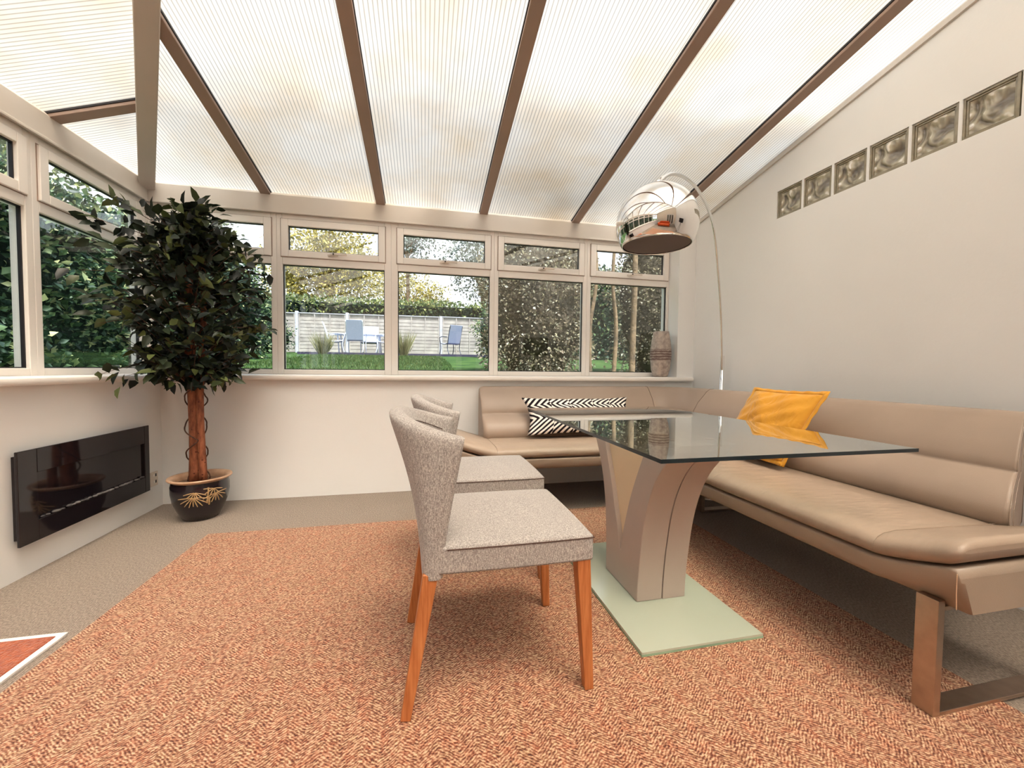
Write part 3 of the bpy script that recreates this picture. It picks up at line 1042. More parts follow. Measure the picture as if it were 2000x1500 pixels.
bx0, bx1, bY0, bY1 = .733, 1.232, 1.205, 2.05
bp.box(bx0, bx1, bY0, bY1, .0115, .019, 1); bp.box(bx0 + .001, bx1 - .001, bY0 + .001, bY1 - .001, .019, .0265, 0)
bp.build('base_plate', ['base_glass', 'base_glass_edge'], tb)
for (x, y) in ((px0 + .03, 1.32), (px1 - .03, 1.32), (px0 + .03, 1.92), (px1 - .03, 1.92)):
    MB().lathe([(.0001, .7385), (.016, .7385), (.016, .742), (.0001, .742)], (x, y, 0), 20).build('fixing_disc', 'steel', tb)


# ---------------------------------------------------------------- upholstered chairs
def lerp(a, b_, t):
    return a + (b_ - a) * t


def interp(tab, z):
    for i in range(len(tab) - 1):
        if z <= tab[i + 1][0]:
            t = (z - tab[i][0]) / (tab[i + 1][0] - tab[i][0])
            return [lerp(p, q, t) for p, q in zip(tab[i][1:], tab[i + 1][1:])]
    return list(tab[-1][1:])


def make_chair():
    root = empty('dining_chair', (0, 0, 0.011))
    # backrest shell: columns run round the back, rows go up outside, over the rim, down inside
    #      z     xf    xb     b      n
    tab = [(.395, .058, -.008, .238, 7.0), (.49, .064, -.016, .240, 5.5), (.60, .082, -.032, .246, 4.2), (.70, .100, -.060, .250, 3.3), (.80, .118, -.098, .254, 2.7), (.90, .125, -.13, .255, 2.5)]

    def P(th, z, inset):
        xf, xb, b_, n = interp(tab, z)
        xb += inset; b_ -= inset
        xf -= inset * .15
        c, s_ = abs(math.cos(th)), math.sin(th)
        x = xf - (xf - xb) * (c ** (2 / n))
        y = b_ * math.copysign(abs(s_) ** (2 / n), s_)
        return x, y
    n = 44
    rows = []
    for k in range(n + 1):
        th = -PI / 2 + PI * k / n
        u = abs(th) / (PI / 2)
        rim = lerp(.862, .797, u ** 1.5)
        col = []
        zs = [.395, .41, .47, .55, .63, .71, .78]
        for z in zs:
            z2 = .395 + (z - .395) * (rim - .395 - .03) / (.78 - .395)
            x, y = P(th, z2, 0)
            col.append((x, y, z2))
        for a in (25, 55, 90, 125, 155):
            ca, sa = math.cos(math.radians(a)), math.sin(math.radians(a))
            ins = .03 - .03 * ca
            x, y = P(th, rim - .02 + .02 * sa, ins)
            col.append((x, y, rim - .022 + .022 * sa))
        for z in reversed(zs[:-1]):
            z2 = .395 + (z - .395) * (rim - .395 - .03) / (.78 - .395)
            x, y = P(th, z2, .06)
            col.append((x, y, max(z2, .41)))
        rows.append(col)
    m = len(rows[0])
    mb = MB()
    vs = [v for c in rows for v in c]
    fs = []
    for k in range(n):
        for j in range(m - 1):
            fs.append((k * m + j, (k + 1) * m + j, (k + 1) * m + j + 1, k * m + j + 1))
    # wing ends: close outside to inside
    for k in (0, n):
        for j in range(m // 2):
            if m - 2 - j > j + 1:
                fs.append((k * m + j, k * m + j + 1, k * m + m - 2 - j, k * m + m - 1 - j))
    fs = [f for f in fs if len(set(f)) > 2]
    mb.add([(x, y, z + .011) for x, y, z in vs], fs)
    bo = mb.build('backrest', 'chair_fabric', root, smooth=True)
    md = bo.modifiers.new('sub', 'SUBSURF'); md.levels = 1; md.render_levels = 1
    # piping inside the rim
    pts = []
    for k in range(2, n - 1):
        th = -PI / 2 + PI * k / n
        u = abs(th) / (PI / 2)
        rim = lerp(.862, .797, u ** 1.5)
        x, y = P(th, rim - .05, .0592)
        pts.append((x, y, rim - .05 + .011))
    MB().tube(pts, .0011, 6).build('seam_piping', 'seam', bo)
    # seat: rounded box with a domed top
    mb = MB()
    nx, ny = 16, 16
    x0, x1, hy = .03, .508, .243
    vs = []; z0 = .408 + .011; z1 = .488 + .011

    def rr(u, v):
        # superelliptic square map for rounded corners
        return u * math.sqrt(1 - .035 * v * v), v * math.sqrt(1 - .035 * u * u)
    def gp(i, j, z, dome):
        u, v = 2 * i / nx - 1, 2 * j / ny - 1
        a, c = rr(u, v)
        zz = z + dome * (1 - u ** 4) * (1 - v ** 4)
        return ((x0 + x1) / 2 + a * (x1 - x0) / 2, c * hy, zz)
    topv = [gp(i, j, z1, .014) for i in range(nx + 1) for j in range(ny + 1)]
    botv = [gp(i, j, z0, 0) for i in range(nx + 1) for j in range(ny + 1)]
    N = (nx + 1) * (ny + 1)
    idx = lambda i, j: i * (ny + 1) + j
    fs = []
    for i in range(nx):
        for j in range(ny):
            q = (idx(i, j), idx(i + 1, j), idx(i + 1, j + 1), idx(i, j + 1))
            fs.append(q); fs.append(tuple(N + a for a in reversed(q)))
    ring = [idx(i, 0) for i in range(nx)] + [idx(nx, j) for j in range(ny)] + [idx(i, ny) for i in range(nx, 0, -1)] + [idx(0, j) for j in range(ny, 0, -1)]
    for k in range(len(ring)):
        a, c = ring[k], ring[(k + 1) % len(ring)]
        fs.append((a, c, c + N, a + N))
    mb.add(topv + botv, fs)
    so_ = mb.build('seat', 'chair_fabric', root, bevel=.009, seg=3)
    pp = [Vector(topv[a]) for a in ring]
    cx = Vector(((x0 + x1) / 2, 0, z1))
    pp = [p + (p - cx).normalized() * .0006 + Vector((0, 0, -.008)) for p in pp]
    k0 = 1; k1 = nx + ny + nx - 1
    MB().tube(pp[k0:k1], .0016, 6).build('seam_piping', 'seam', so_)
    # legs
    fz = .412 + .011
    for s_ in (-1, 1):
        MB().bar((.474, s_ * .214, fz), (.499, s_ * .221, .011), .044, .044, (1, 0, 0), w2=.029, h2=.029).build('leg', 'wood', root, bevel=.003)
        MB().bar((.018, s_ * .213, fz - .004), (-.05, s_ * .221, .011), .044, .042, (1, 0, 0), w2=.029, h2=.029).build('leg', 'wood', root, bevel=.003)
    return root


ch = make_chair()
ch2 = copy_tree(ch)
ch.location = (0.0, 1.345, .0124)
ch2.location = (.045, 2.0, .0124)
tag(ch, 'grey beige tweed dining chair with orange wooden legs, nearest the camera', 'chair', 'tweed chairs along the left side of the table')
tag(ch2, 'grey beige tweed dining chair standing behind the nearer one, towards the window', 'chair', 'tweed chairs along the left side of the table')

# ---------------------------------------------------------------- corner bench
bench = empty('corner_bench', (2.0, 2.8, 0), 'L shaped taupe leather corner bench with flat steel legs along window and right wall', 'bench')
XT, YT, FR = 2.215, 3.205, .29     # path of the top inner edge, fillet radius


def path(s_):
    """arc length parameter along the backrest: back run (+x), fillet, right run (-y); returns point, inward normal"""
    Lb = XT - FR - .435
    if s_ <= Lb:
        return (.435 + s_, YT), (0, -1), 0
    s2 = s_ - Lb; La = FR * PI / 2
    if s2 <= La:
        a = s2 / FR
        c = (XT - FR, YT - FR)
        return (c[0] + FR * math.sin(a), c[1] + FR * math.cos(a)), (-math.sin(a), -math.cos(a)), a
    s3 = s2 - La
    return (XT, YT - FR - s3), (-1, 0), PI / 2


Lb = XT - FR - .435
La = FR * PI / 2
S_end = Lb + La + (YT - FR - 1.045)
# profile (n inward from the top inner edge, z)
prof_in = [(.262, .470), (.274, .50), (.268, .54), (.235, .585), (.190, .622), (.150, .643), (.137, .650), (.138, .657), (.126, .69), (.092, .75), (.045, .80), (.014, .835), (-.012, .852), (-.045, .856), (-.075, .848), (-.085, .82)]
prof_out = [(-.085, .6), (-.08, .42), (.10, .40), (.22, .42)]
PR = prof_in + prof_out


def back_section(name, s0, s1, slant0=0, slant1=0, n=30, round0=False, round1=False):
    cols = []
    for k in range(n + 1):
        t = k / n
        # denser near the ends for rounded ends
        s_ = s0 + (s1 - s0) * (0.5 - 0.5 * math.cos(PI * t))
        col = []
        cz = .63
        e0 = (s_ - s0); e1 = (s1 - s_)
        shrink = 1.0
        rr_ = .04
        for flag, e_ in ((round0, e0), (round1, e1)):
            if flag and e_ < rr_:
                shrink = min(shrink, 1 - .22 * (1 - math.sqrt(max(0, 1 - (1 - e_ / rr_) ** 2))))
        for (nn, z) in PR:
            sc = s_
            if slant1:
                sc = s_ + slant1 * (nn / .27) * t ** 6
            if slant0:
                sc = s_ + slant0 * (nn / .27) * (1 - t) ** 6
            (x, y), (nx_, ny_), a = path(sc)
            n2 = .1 + (nn - .1) * shrink
            z2 = cz + (z - cz) * (1 - (1 - shrink) * .55)
            # soft closing of the crease at rounded ends
            col.append((x + nx_ * n2, y + ny_ * n2, z2))
        cols.append(col)
    m = len(PR)
    mb = MB()
    vs = [v for c in cols for v in c]
    fs = [(k * m + j, (k + 1) * m + j, (k + 1) * m + (j + 1) % m, k * m + (j + 1) % m) for k in range(n) for j in range(m)]
    fs += [tuple(range(m)), tuple(range(n * m + m - 1, n * m - 1, -1))]
    mb.add(vs, fs)
    o = mb.build(name, 'leather_back', bench, smooth=False)
    me = o.data
    me.polygons.foreach_set('use_smooth', [len(p.vertices) == 4 for p in me.polygons])
    return o, cols


b1, c1 = back_section('backrest', 0, Lb + .02, round0=True, n=40)
b2, c2 = back_section('backrest', Lb + .023, Lb + La + .15, n=30)
b3, c3 = back_section('backrest', Lb + La + .153, S_end, slant1=.105, round1=False, n=40)
for col, par in ((c2[0], b2), (c3[0], b3)):
    MB().tube([(v[0], v[1], v[2]) for v in col[:16]], .0016, 6).build('seam_piping', 'seam', par)
# stitched end edge of the right backrest
MB().tube([(v[0], v[1] - .001, v[2]) for v in c3[-1][:16]], .0012, 8).build('stitching', 'leather_base', b3)
MB().tube([(v[0] + .012, v[1] - .004, v[2]) for v in c3[-1][:16]], .0009, 8).build('stitching', 'leather_base', b3)


def loft(cols, name, mat, par, closed=True, smooth=True, sub=0):
    n = len(cols) - 1; m = len(cols[0])
    mb = MB()
    fs = [(k * m + j, (k + 1) * m + j, (k + 1) * m + (j + 1) % m, k * m + (j + 1) % m) for k in range(n) for j in range(m)]
    fs += [tuple(range(m)), tuple(range(n * m + m - 1, n * m - 1, -1))]
    mb.add([v for c in cols for v in c], fs)
    o = mb.build(name, mat, par)
    o.data.polygons.foreach_set('use_smooth', [len(p.vertices) == 4 for p in o.data.polygons])
    return o


# end ramps: the seat turns up at both free ends
def rampR(y):   # right run, near end at y=.765
    t = min(max((.985 - y) / .21, 0), 1)
    return .062 * t ** 1.3


def rampB(x):   # back run, left end at x=.19
    t = min(max((.46 - x) / .25, 0), 1)
    return .075 * t ** 1.2


# seat profile, d = distance from the front edge inwards
cush = [(.010, .418), (-.006, .428), (-.012, .444), (-.008, .460), (.006, .474), (.03, .484), (.08, .489), (.2, .486), (.4, .480), (.56, .474), (.56, .418)]
base_p = [(.055, .335), (.02, .342), (.006, .36), (.0, .40), (.002, .409), (.56, .409), (.56, .335)]
FXs = 1.415     # front line of the right run
FYs = 2.50      # front line of the back run


def run_right(profile, y0, y1, ramp, n=44, thin=0.0, fold=False, endround=.03):
    cols = []
    for k in range(n + 1):
        t = k / n
        y = y0 + (y1 - y0) * (1 - math.cos(PI * t * .5)) if False else y0 + (y1 - y0) * t ** 1.6
        e_ = y - y0
        sh = 0 if e_ > endround else endround * (1 - math.sqrt(max(0, 1 - (1 - e_ / endround) ** 2)))
        r = ramp(y)
        col = []
        zc = sum(p[1] for p in profile) / len(profile)
        for d, z in profile:
            zz = z + r
            zz = zz + (zc + r - zz) * sh / endround * .8
            if fold:
                zz += -.004 * math.exp(-((y - .975) / .012) ** 2) if z > .46 else 0
            if z < .34:
                zz = z
            xx = FXs + d + (sh * .6 if d < .3 else 0)
            col.append((xx, y, zz))
        cols.append(col)
    return cols


def run_back(profile, x0, x1, ramp, n=36, endround=.03, fold=False):
    cols = []
    for k in range(n + 1):
        t = k / n
        x = x0 + (x1 - x0) * t ** 1.4
        e_ = x - x0
        sh = 0 if e_ > endround else endround * (1 - math.sqrt(max(0, 1 - (1 - e_ / endround) ** 2)))
        r = ramp(x)
        zc = sum(p[1] for p in profile) / len(profile)
        col = []
        for d, z in profile:
            zz = z + r
            zz = zz + (zc + r - zz) * sh / endround * .8
            if fold:
                zz += -.005 * math.exp(-((x - .46) / .012) ** 2) if z > .46 else 0
            if z < .34:
                zz = z
            col.append((x, FYs + d, zz))
        cols.append(col)
    return cols


sc1 = loft(run_right(cush, .765, 3.07, rampR, fold=True), 'seat_cushion', 'leather', bench)
sc2 = loft(run_back(cush, .20, FXs + .02, rampB, fold=True), 'seat_cushion', 'leather', bench)
sb1 = loft(run_right(base_p, .772, 3.08, rampR, endround=.012), 'seat_base', 'leather_base', bench)
sb2 = loft(run_back(base_p, .21, FXs + .03, rampB, endround=.012), 'seat_base', 'leather_base', bench)
# stitching: fold seams and base corner
MB().tube([(FXs + d, .975, z + rampR(.975) + .0005) for d, z in cush[2:10]], .0012, 6).build('stitching', 'leather_base', sc1)
MB().tube([(.46, FYs + d, z + rampB(.46) + .0005) for d, z in cush[2:10]], .0012, 6).build('stitching', 'leather_base', sc2)
MB().tube([(FXs + .004, .775, .355), (FXs + .0005, .775, .40), (FXs + .0, .775, .455)], .0012, 6).build('stitching', 'thread', sb1)


def sled(pts_fn, name='leg'):
    mb = MB(); return mb


# flat steel sled legs: upright, floor bar, rear upright in one strap
def sled_leg(x0, x1, y0, y1, along):
    mb = MB(); t = .026; h = .012; zb_ = .011; top_z = .352
    if along == 'x':
        mb.box(x0, x0 + t, y0, y1, zb_, top_z); mb.box(x1 - t, x1, y0, y1, zb_, .34); mb.box(x0 + t, x1 - t, y0, y1, zb_, zb_ + h)
        mb.box(x0 + t, x1 - t, y0, y1, .322, .334)
    else:
        mb.box(x0, x1, y0, y0 + t, zb_, top_z); mb.box(x0, x1, y1 - t, y1, zb_, .34); mb.box(x0, x1, y0 + t, y1 - t, zb_, zb_ + h)
        mb.box(x0, x1, y0 + t, y1 - t, .322, .334)
    return mb.build('leg', 'steel', bench, bevel=.0015)


sled_leg(1.428, 1.95, .818, .872, 'x')
sled_leg(1.896, 2.36, 2.40, 2.455, 'x')
sled_leg(.42, .475, 2.52, 3.05, 'y')


# ---------------------------------------------------------------- cushions
def pillow(name, c, ex, ey, w_, h_, thick, mat, flange=0.0, seed=1, pw=.55, pinch=.06):
    """c centre, ex width direction, ey height direction"""
    ex, ey = Vector(ex).normalized(), Vector(ey).normalized()
    ez = ex.cross(ey).normalized()
    n = 30
    rnd = random.Random(seed)
    ph = [rnd.uniform(0, 6) for _ in range(8)]
    sides = []
    uvs = []
    for sgn in (1, -1):
        g = []
        for i in range(n + 1):
            for j in range(n + 1):
                u, v = 2 * i / n - 1, 2 * j / n - 1
                pu = u * (1 - pinch * (1 - v * v) * abs(u) ** 3) if False else u * (1 - pinch * (1 - v * v))
                pv = v * (1 - pinch * 1.3 * (1 - u * u))
                k = max(0, (1 - u * u) * (1 - v * v)) ** pw
                edge = min(1 - abs(u), 1 - abs(v))
                wr_ = .0045 * math.sin(7 * u + 5 * v + ph[0]) + .004 * math.sin(14 * v - 9 * u + ph[1])
                crn = .006 * math.sin(26 * (u + v * .4) + ph[2]) * math.exp(-(edge / .18) ** 2)
                z = sgn * (thick / 2 * k + (wr_ + crn) * min(1, edge * 6))
                P_ = Vector(c) + ex * pu * w_ / 2 + ey * pv * h_ / 2 + ez * z
                g.append(P_)
        sides.append(g)
    mb = MB()
    idx = lambda i, j: i * (n + 1) + j
    N = (n + 1) ** 2
    fs = []
    for i in range(n):
        for j in range(n):
            q = (idx(i, j), idx(i + 1, j), idx(i + 1, j + 1), idx(i, j + 1))
            fs.append(q); fs.append(tuple(N + a for a in reversed(q)))
    mb.add(sides[0] + sides[1], fs)
    me = bpy.data.meshes.new(name)
    base = Vector(c)
    me.from_pydata([tuple(Vector(v) - base) for v in mb.v], [], mb.f)
    uvl = me.uv_layers.new(name='uv')
    for p in me.polygons:
        for li in p.loop_indices:
            vi = me.loops[li].vertex_index % N
            i, j = divmod(vi, n + 1)
            uvl.data[li].uv = (i / n * w_ / h_, j / n)
    bm = bmesh.new(); bm.from_mesh(me)
    bmesh.ops.remove_doubles(bm, verts=bm.verts, dist=.0004)
    bmesh.ops.recalc_face_normals(bm, faces=bm.faces)
    bm.to_mesh(me); bm.free()
    me.polygons.foreach_set('use_smooth', [True] * len(me.polygons))
    o = linkobj(name, me, mat)
    o.location = c
    if flange:
        ring = [(-1 + 2 * t, -1) for t in [k / n for k in range(n)]] + [(1, -1 + 2 * k / n) for k in range(n)] + [(1 - 2 * k / n, 1) for k in range(n)] + [(-1, 1 - 2 * k / n) for k in range(n)]
        vs = []
        m2 = len(ring)
        for off, tz in ((-.006, .0025), (flange, .0015), (flange, -.0015), (-.006, -.0025)):
            for q, (u, v) in enumerate(ring):
                pu = u * (1 - pinch * (1 - v * v)); pv = v * (1 - pinch * 1.3 * (1 - u * u))
                ox = u / max(abs(u), abs(v)) if abs(u) >= abs(v) - 1e-6 else 0
                oy = v / max(abs(u), abs(v)) if abs(v) >= abs(u) - 1e-6 else 0
                wv = .003 * math.sin(q * 1.1 + ph[3]) if off > 0 else 0
                vs.append(ex * (pu * w_ / 2 + ox * off) + ey * (pv * h_ / 2 + oy * off) + ez * (tz + wv))
        fs = []
        for a in range(4):
            for q in range(m2):
                fs.append((a * m2 + q, a * m2 + (q + 1) % m2, ((a + 1) % 4) * m2 + (q + 1) % m2, ((a + 1) % 4) * m2 + q))
        fb_ = MB(); fb_.add([Vector(v) + wloc(o) for v in vs], fs)
        fb_.build('flange', mat, o, smooth=True)
    return o


# mustard cushion leaning on the right backrest
cw = .445
br = Vector((1.845, 1.70, .500)); tr = Vector((2.07, 1.655, .888))
tl = Vector((2.055, 2.10, .888)); bl = Vector((1.83, 2.145, .500))
cc = (br + tr + tl + bl) / 4 + Vector((-.03, 0, .01))
cu = pillow('scatter_cushion', cc, tuple(br - bl), tuple(tr - br), .43, .42, .15, 'mustard', flange=.018, seed=3, pinch=.035)
tag(cu, 'square mustard yellow cushion leaning on the right backrest', 'cushion')
bwc = pillow('lumbar_cushion', (1.185, 2.905, .645), (1, 0, 0), (0, .22, .30), .90, .33, .15, 'chevron', seed=9, pinch=.10)
tag(bwc, 'long black and white chevron cushion on the bench under the window', 'cushion')
for sx_ in (-1, 1):
    pass


# ---------------------------------------------------------------- potted ficus
PC = (-1.445, 2.985)
tree = empty('potted_ficus_tree', (PC[0], PC[1], 0), 'bushy green ficus tree in a dark bamboo painted pot, in the window corner', 'plant')
pp = [(.0001, 0), (.088, 0), (.098, .004), (.125, .06), (.148, .12), (.158, .18), (.158, .225), (.152, .25), (.150, .258)]
pot = MB().lathe(pp, (PC[0], PC[1], 0), 56).build('pot', 'pot', tree, smooth=True)
MB().lathe([(.150, .252), (.168, .262), (.175, .270), (.172, .278), (.160, .276), (.145, .268), (.140, .25), (.138, .22)], (PC[0], PC[1], 0), 56).build('pot_rim', 'pot_rim', pot, smooth=True)
MB().lathe([(.139, .235), (.10, .243), (.0001, .247)], (PC[0], PC[1], 0), 32).build('soil', 'soil', tree, smooth=True)


def pot_pt(ang, z):
    r = np.interp(z, [0, .004, .06, .12, .18, .225, .25], [.088, .098, .125, .148, .158, .158, .152]) + .0012
    return (PC[0] + r * math.cos(ang), PC[1] + r * math.sin(ang), z)


def paint(segs, width):
    mb = MB()
    for pts in segs:
        P3 = [pot_pt(a, z) for a, z in pts]
        n_ = len(P3)
        rs = [width * (.35 + .65 * math.sin(PI * (k + .3) / (n_ + .2))) for k in range(n_)]
        mb.tube(P3, rs, 5)
    return mb


a0 = math.radians(-52)
segs = []
for (ca, cz, k0, k1, n_, ln_) in ((-.46, .175, 185, 350, 9, .085), (-.40, .205, 190, 340, 7, .06), (.30, .185, 200, 365, 8, .075), (.22, .215, 170, 350, 6, .055)):
    for k in range(n_):
        t = math.radians(k0 + (k1 - k0) * k / (n_ - 1))
        l_ = ln_ * (.65 + .35 * abs(math.cos(t)))
        segs.append([(a0 + ca + math.cos(t) * l_ / .155 * f, cz + math.sin(t) * l_ * f - .004 * f * f) for f in (.05, .35, .7, 1.0)])
paint(segs, .0032).build('bamboo_painting', 'gold_paint', pot)
st = []
for k in range(4):
    z = .125 + k * .026
    st.append([(a0 + .0 + .01 * k, z), (a0 + .0 + .01 * k, z + .023)])
    if k < 2:
        st.append([(a0 + .07, z - .012), (a0 + .07, z + .012)])
paint(st, .006).build('bamboo_painting', 'gold_paint', pot)

tx, ty = -1.462, 2.965
def trunkpath(dx, dy, ph, amp=.012, z0=.235, z1=1.86, lean=.03):
    out = []
    for k in range(22):
        t = k / 21
        z = z0 + (z1 - z0) * t
        out.append((tx + dx * (1 - .5 * t) + lean * math.sin(t * 2.2) + amp * math.sin(6 * t + ph), ty + dy + amp * math.cos(5 * t + ph), z))
    return out
tr1 = trunkpath(-.012, 0, .3, lean=-.0)
tr2 = trunkpath(.042, -.01, 2.2, amp=.014, z1=1.7)
MB().tube(tr1, [.037 - .016 * k / 21 for k in range(22)], 14).build('trunk', 'trunk', tree, smooth=True)
MB().tube(tr2, [.023 - .008 * k / 21 for k in range(22)], 12).build('trunk', 'trunk', tree, smooth=True)
for ph, rot in ((0.5, 1), (3.6, -1)):
    hp = []
    for k in range(80):
        t = k / 79
        z = .25 + .75 * t
        j = min(20, int(t * .46 * 21))
        c_ = Vector(tr1[j])
        rr_ = .050 + .008 * math.sin(9 * t + ph) + .010 * max(0, math.sin(25 * t + ph))
        a = ph + rot * 2 * PI * 2.1 * t
        hp.append((c_.x + .014 + (rr_ + .006) * math.cos(a), c_.y + rr_ * math.sin(a), z))
    MB().tube(hp, .0042, 6).build('vine', 'vine', tree, smooth=True)

rng = np.random.RandomState(11)
LP, LD, LN, LL, LWd = [], [], [], [], []
tw = MB()
def rad(z):
    return float(np.interp(z, [.80, .95, 1.15, 1.35, 1.55, 1.72, 1.88, 2.0, 2.1], [.26, .30, .40, .49, .50, .43, .29, .13, .04]))
def sprig(p0, p1, nl, spread=.055, size=.078):
    p0 = np.array(p0); p1 = np.array(p1)
    d = p1 - p0; Ld = np.linalg.norm(d)
    mid = (p0 + p1) / 2 + np.array([0, 0, .10 * Ld])
    pts = []
    for t in np.linspace(0, 1, 7):
        pts.append((1 - t) ** 2 * p0 + 2 * t * (1 - t) * mid + t * t * p1)
    tw.tube(pts, [.0038 - .0028 * k / 6 for k in range(7)], 5, cap=False)
    for i in range(nl):
        t = rng.uniform(.28, 1.0)
        q = (1 - t) ** 2 * p0 + 2 * t * (1 - t) * mid + t * t * p1
        out_ = d / Ld
        ld = out_ * rng.uniform(.3, 1.0) + rng.normal(0, .55, 3) + np.array([0, 0, -.35])
        ld /= np.linalg.norm(ld)
        st_ = q + ld * rng.uniform(.005, .02) + rng.normal(0, spread * .45, 3)
        nn = np.array([0, -.15, 1.0]) + rng.normal(0, .55, 3)
        L_ = size * rng.uniform(.75, 1.2)
        st_[0] = max(st_[0], -1.80); st_[1] = min(st_[1], 3.38)
        LP.append(st_); LD.append(ld); LN.append(nn); LL.append(L_); LWd.append(L_ * rng.uniform(.5, .6))
for k in range(165):
    z = rng.uniform(.98, 2.0)
    a = rng.uniform(0, 2 * PI)
    zr = z
    r = rad(zr) * rng.uniform(.55, 1.0)
    x = tx + r * math.cos(a) * 1.0; y = ty - .03 + r * math.sin(a) * .92
    if x < -1.76 or y > 3.36:
        x = max(x, -1.77); y = min(y, 3.33)
    zo = z - rng.uniform(.12, .30)
    zo = min(max(zo, .93), 1.8)
    j = int(np.clip((zo - .235) / (1.86 - .235) * 21, 0, 21))
    sprig(tr1[j], (x, y, zr + rng.uniform(-.03, .03)), rng.randint(9, 15))
for k in range(40):
    z = rng.uniform(1.05, 1.95); a = rng.uniform(PI, 2 * PI)
    sprig((tx, ty, z - .1), (tx + .2 * math.cos(a), ty + .16 * math.sin(a), z), 7)
# leader and loose lower sprigs seen against the wall and window
for p0, p1, nl in [((tx, ty, 1.84), (-1.40, 2.93, 2.06), 12), ((tx, ty, 1.84), (-1.33, 2.9, 2.03), 11), ((tx, ty, 1.8), (-1.46, 2.95, 2.0), 12),
                   ((tx, ty, 1.0), (-1.17, 2.86, .92), 9), ((tx, ty, 1.0), (-1.24, 2.80, .88), 8), ((tx, ty, 1.0), (-1.70, 2.72, .93), 10), ((tx, ty, 1.05), (-1.76, 2.66, .95), 8),
                   ((tx, ty, 1.5), (-1.0, 2.88, 1.62), 12), ((tx, ty, 1.4), (-.99, 2.9, 1.44), 11), ((tx, ty, 1.2), (-1.0, 2.9, 1.25), 9),
                   ((tx, ty, 1.7), (-1.79, 2.62, 1.80), 14), ((tx, ty, 1.6), (-1.78, 2.55, 1.66), 14), ((tx, ty, 1.5), (-1.78, 2.56, 1.5), 15), ((tx, ty, 1.4), (-1.77, 2.6, 1.34), 14),
                   ((tx, ty, 1.3), (-1.72, 2.58, 1.22), 12), ((tx, ty, 1.75), (-1.7, 2.68, 1.92), 12)]:
    sprig(p0, p1, nl, .05)
for k in range(14):
    sprig((tx, ty, 1.05), (tx + rng.uniform(-.12, .12), ty - rng.uniform(0, .12), rng.uniform(.88, 1.05)), 7, .04)
tw.build('twig', 'vine', tree)
leafmesh('foliage', LP, LD, LN, LL, LWd, 'ficus_leaf', tree, fold=.18, shape='leaf')

# ---------------------------------------------------------------- things behind the camera, mirrored in chrome and panes
tl_ = empty('tripod_lamp', (2.05, -.3, 0), 'black shaded tripod lamp mirrored in the fourth window pane', 'lamp')
MB().lathe([(.2, 0), (.235, 0), (.235, .31), (.2, .31)][:2] + [(.235, .31), (.232, .31), (.232, .003), (.2, .003)], (2.05, -.3, 1.27), 40).build('lamp_shade', 'black_matt', tl_)
MB().lathe([(.0001, 1.27), (.231, 1.27), (.231, 1.275), (.0001, 1.275)], (2.05, -.3, 0), 40).build('diffuser', 'black_matt', tl_)
for a in (0, 2.1, 4.2):
    MB().tube([(2.05 + .02 * math.cos(a), -.3 + .02 * math.sin(a), 1.3), (2.05 + .24 * math.cos(a), -.3 + .24 * math.sin(a), .0)], .012, 8).build('leg', 'black_matt', tl_, smooth=True)
osf = empty('orange_sofa', (.0, -2.2, 0), 'low orange fabric sofa mirrored in the chrome lamp shade', 'sofa')
MB().box(-.8, 1.0, -2.65, -1.85, .1, .42).build('seat', 'orange_sofa', osf, bevel=.05, seg=4)
MB().box(-.8, 1.0, -2.7, -2.45, .38, .8).build('backrest', 'orange_sofa', osf, bevel=.06, seg=4)
for x in (-.95, .98):
    MB().box(x, x + .17, -2.68, -1.85, .1, .6).build('armrest', 'orange_sofa', osf, bevel=.05, seg=4)
for x in (-.9, 1.08):
    for y in (-2.6, -1.92):
        MB().box(x - .02, x + .02, y - .02, y + .02, 0, .11).build('leg', 'wood', osf)

# ================================================================== GARDEN
def gz(x, y):
    """ground rises away from the sunken conservatory"""
    return float(np.interp(y, [-20, 3.8, 5.5, 7.2, 10, 13, 17, 60], [.55, .6, .82, 1.0, 1.18, 1.36, 1.56, 2.2]))


gx = np.concatenate([np.linspace(-26, -3, 14), np.linspace(-2.4, 26, 22)])
gyy = np.concatenate([[-12, -4, 0, 3.0, 3.66], np.linspace(4.2, 20, 26), [30, 45, 60]])
m = MB(); vs = []
for x in gx:
    for y in gyy:
        vs.append((x, y, gz(x, y)))
ny = len(gyy)
fs = []
for i in range(len(gx) - 1):
    for j in range(ny - 1):
        if -2.3 < (gx[i] + gx[i + 1]) / 2 < 2.9 and gyy[j + 1] < 3.7:
            continue
        fs.append((i * ny + j, (i + 1) * ny + j, (i + 1) * ny + j + 1, i * ny + j + 1))
m.add(vs, fs)
go = m.build('garden_ground', 'lawn', smooth=True)
go['kind'] = 'structure'

rng = np.random.RandomState(5)
n = 18000
X = rng.uniform(-3.1, .5, n); Y = rng.uniform(5.0, 13.1, n)
Z = np.array([gz(a, c) for a, c in zip(X, Y)])
D = np.stack([rng.normal(0, .35, n), rng.normal(0, .35, n), np.ones(n)], 1)
N = rng.normal(0, 1, (n, 3)); N[:, 2] = 0
go = leafmesh('lawn_grass', np.stack([X, Y, Z], 1), D, N, rng.uniform(.03, .07, n), rng.uniform(.008, .014, n), 'grass_blade')
tag(go, 'short green lawn grass rising towards the fence', 'grass', kind='stuff')

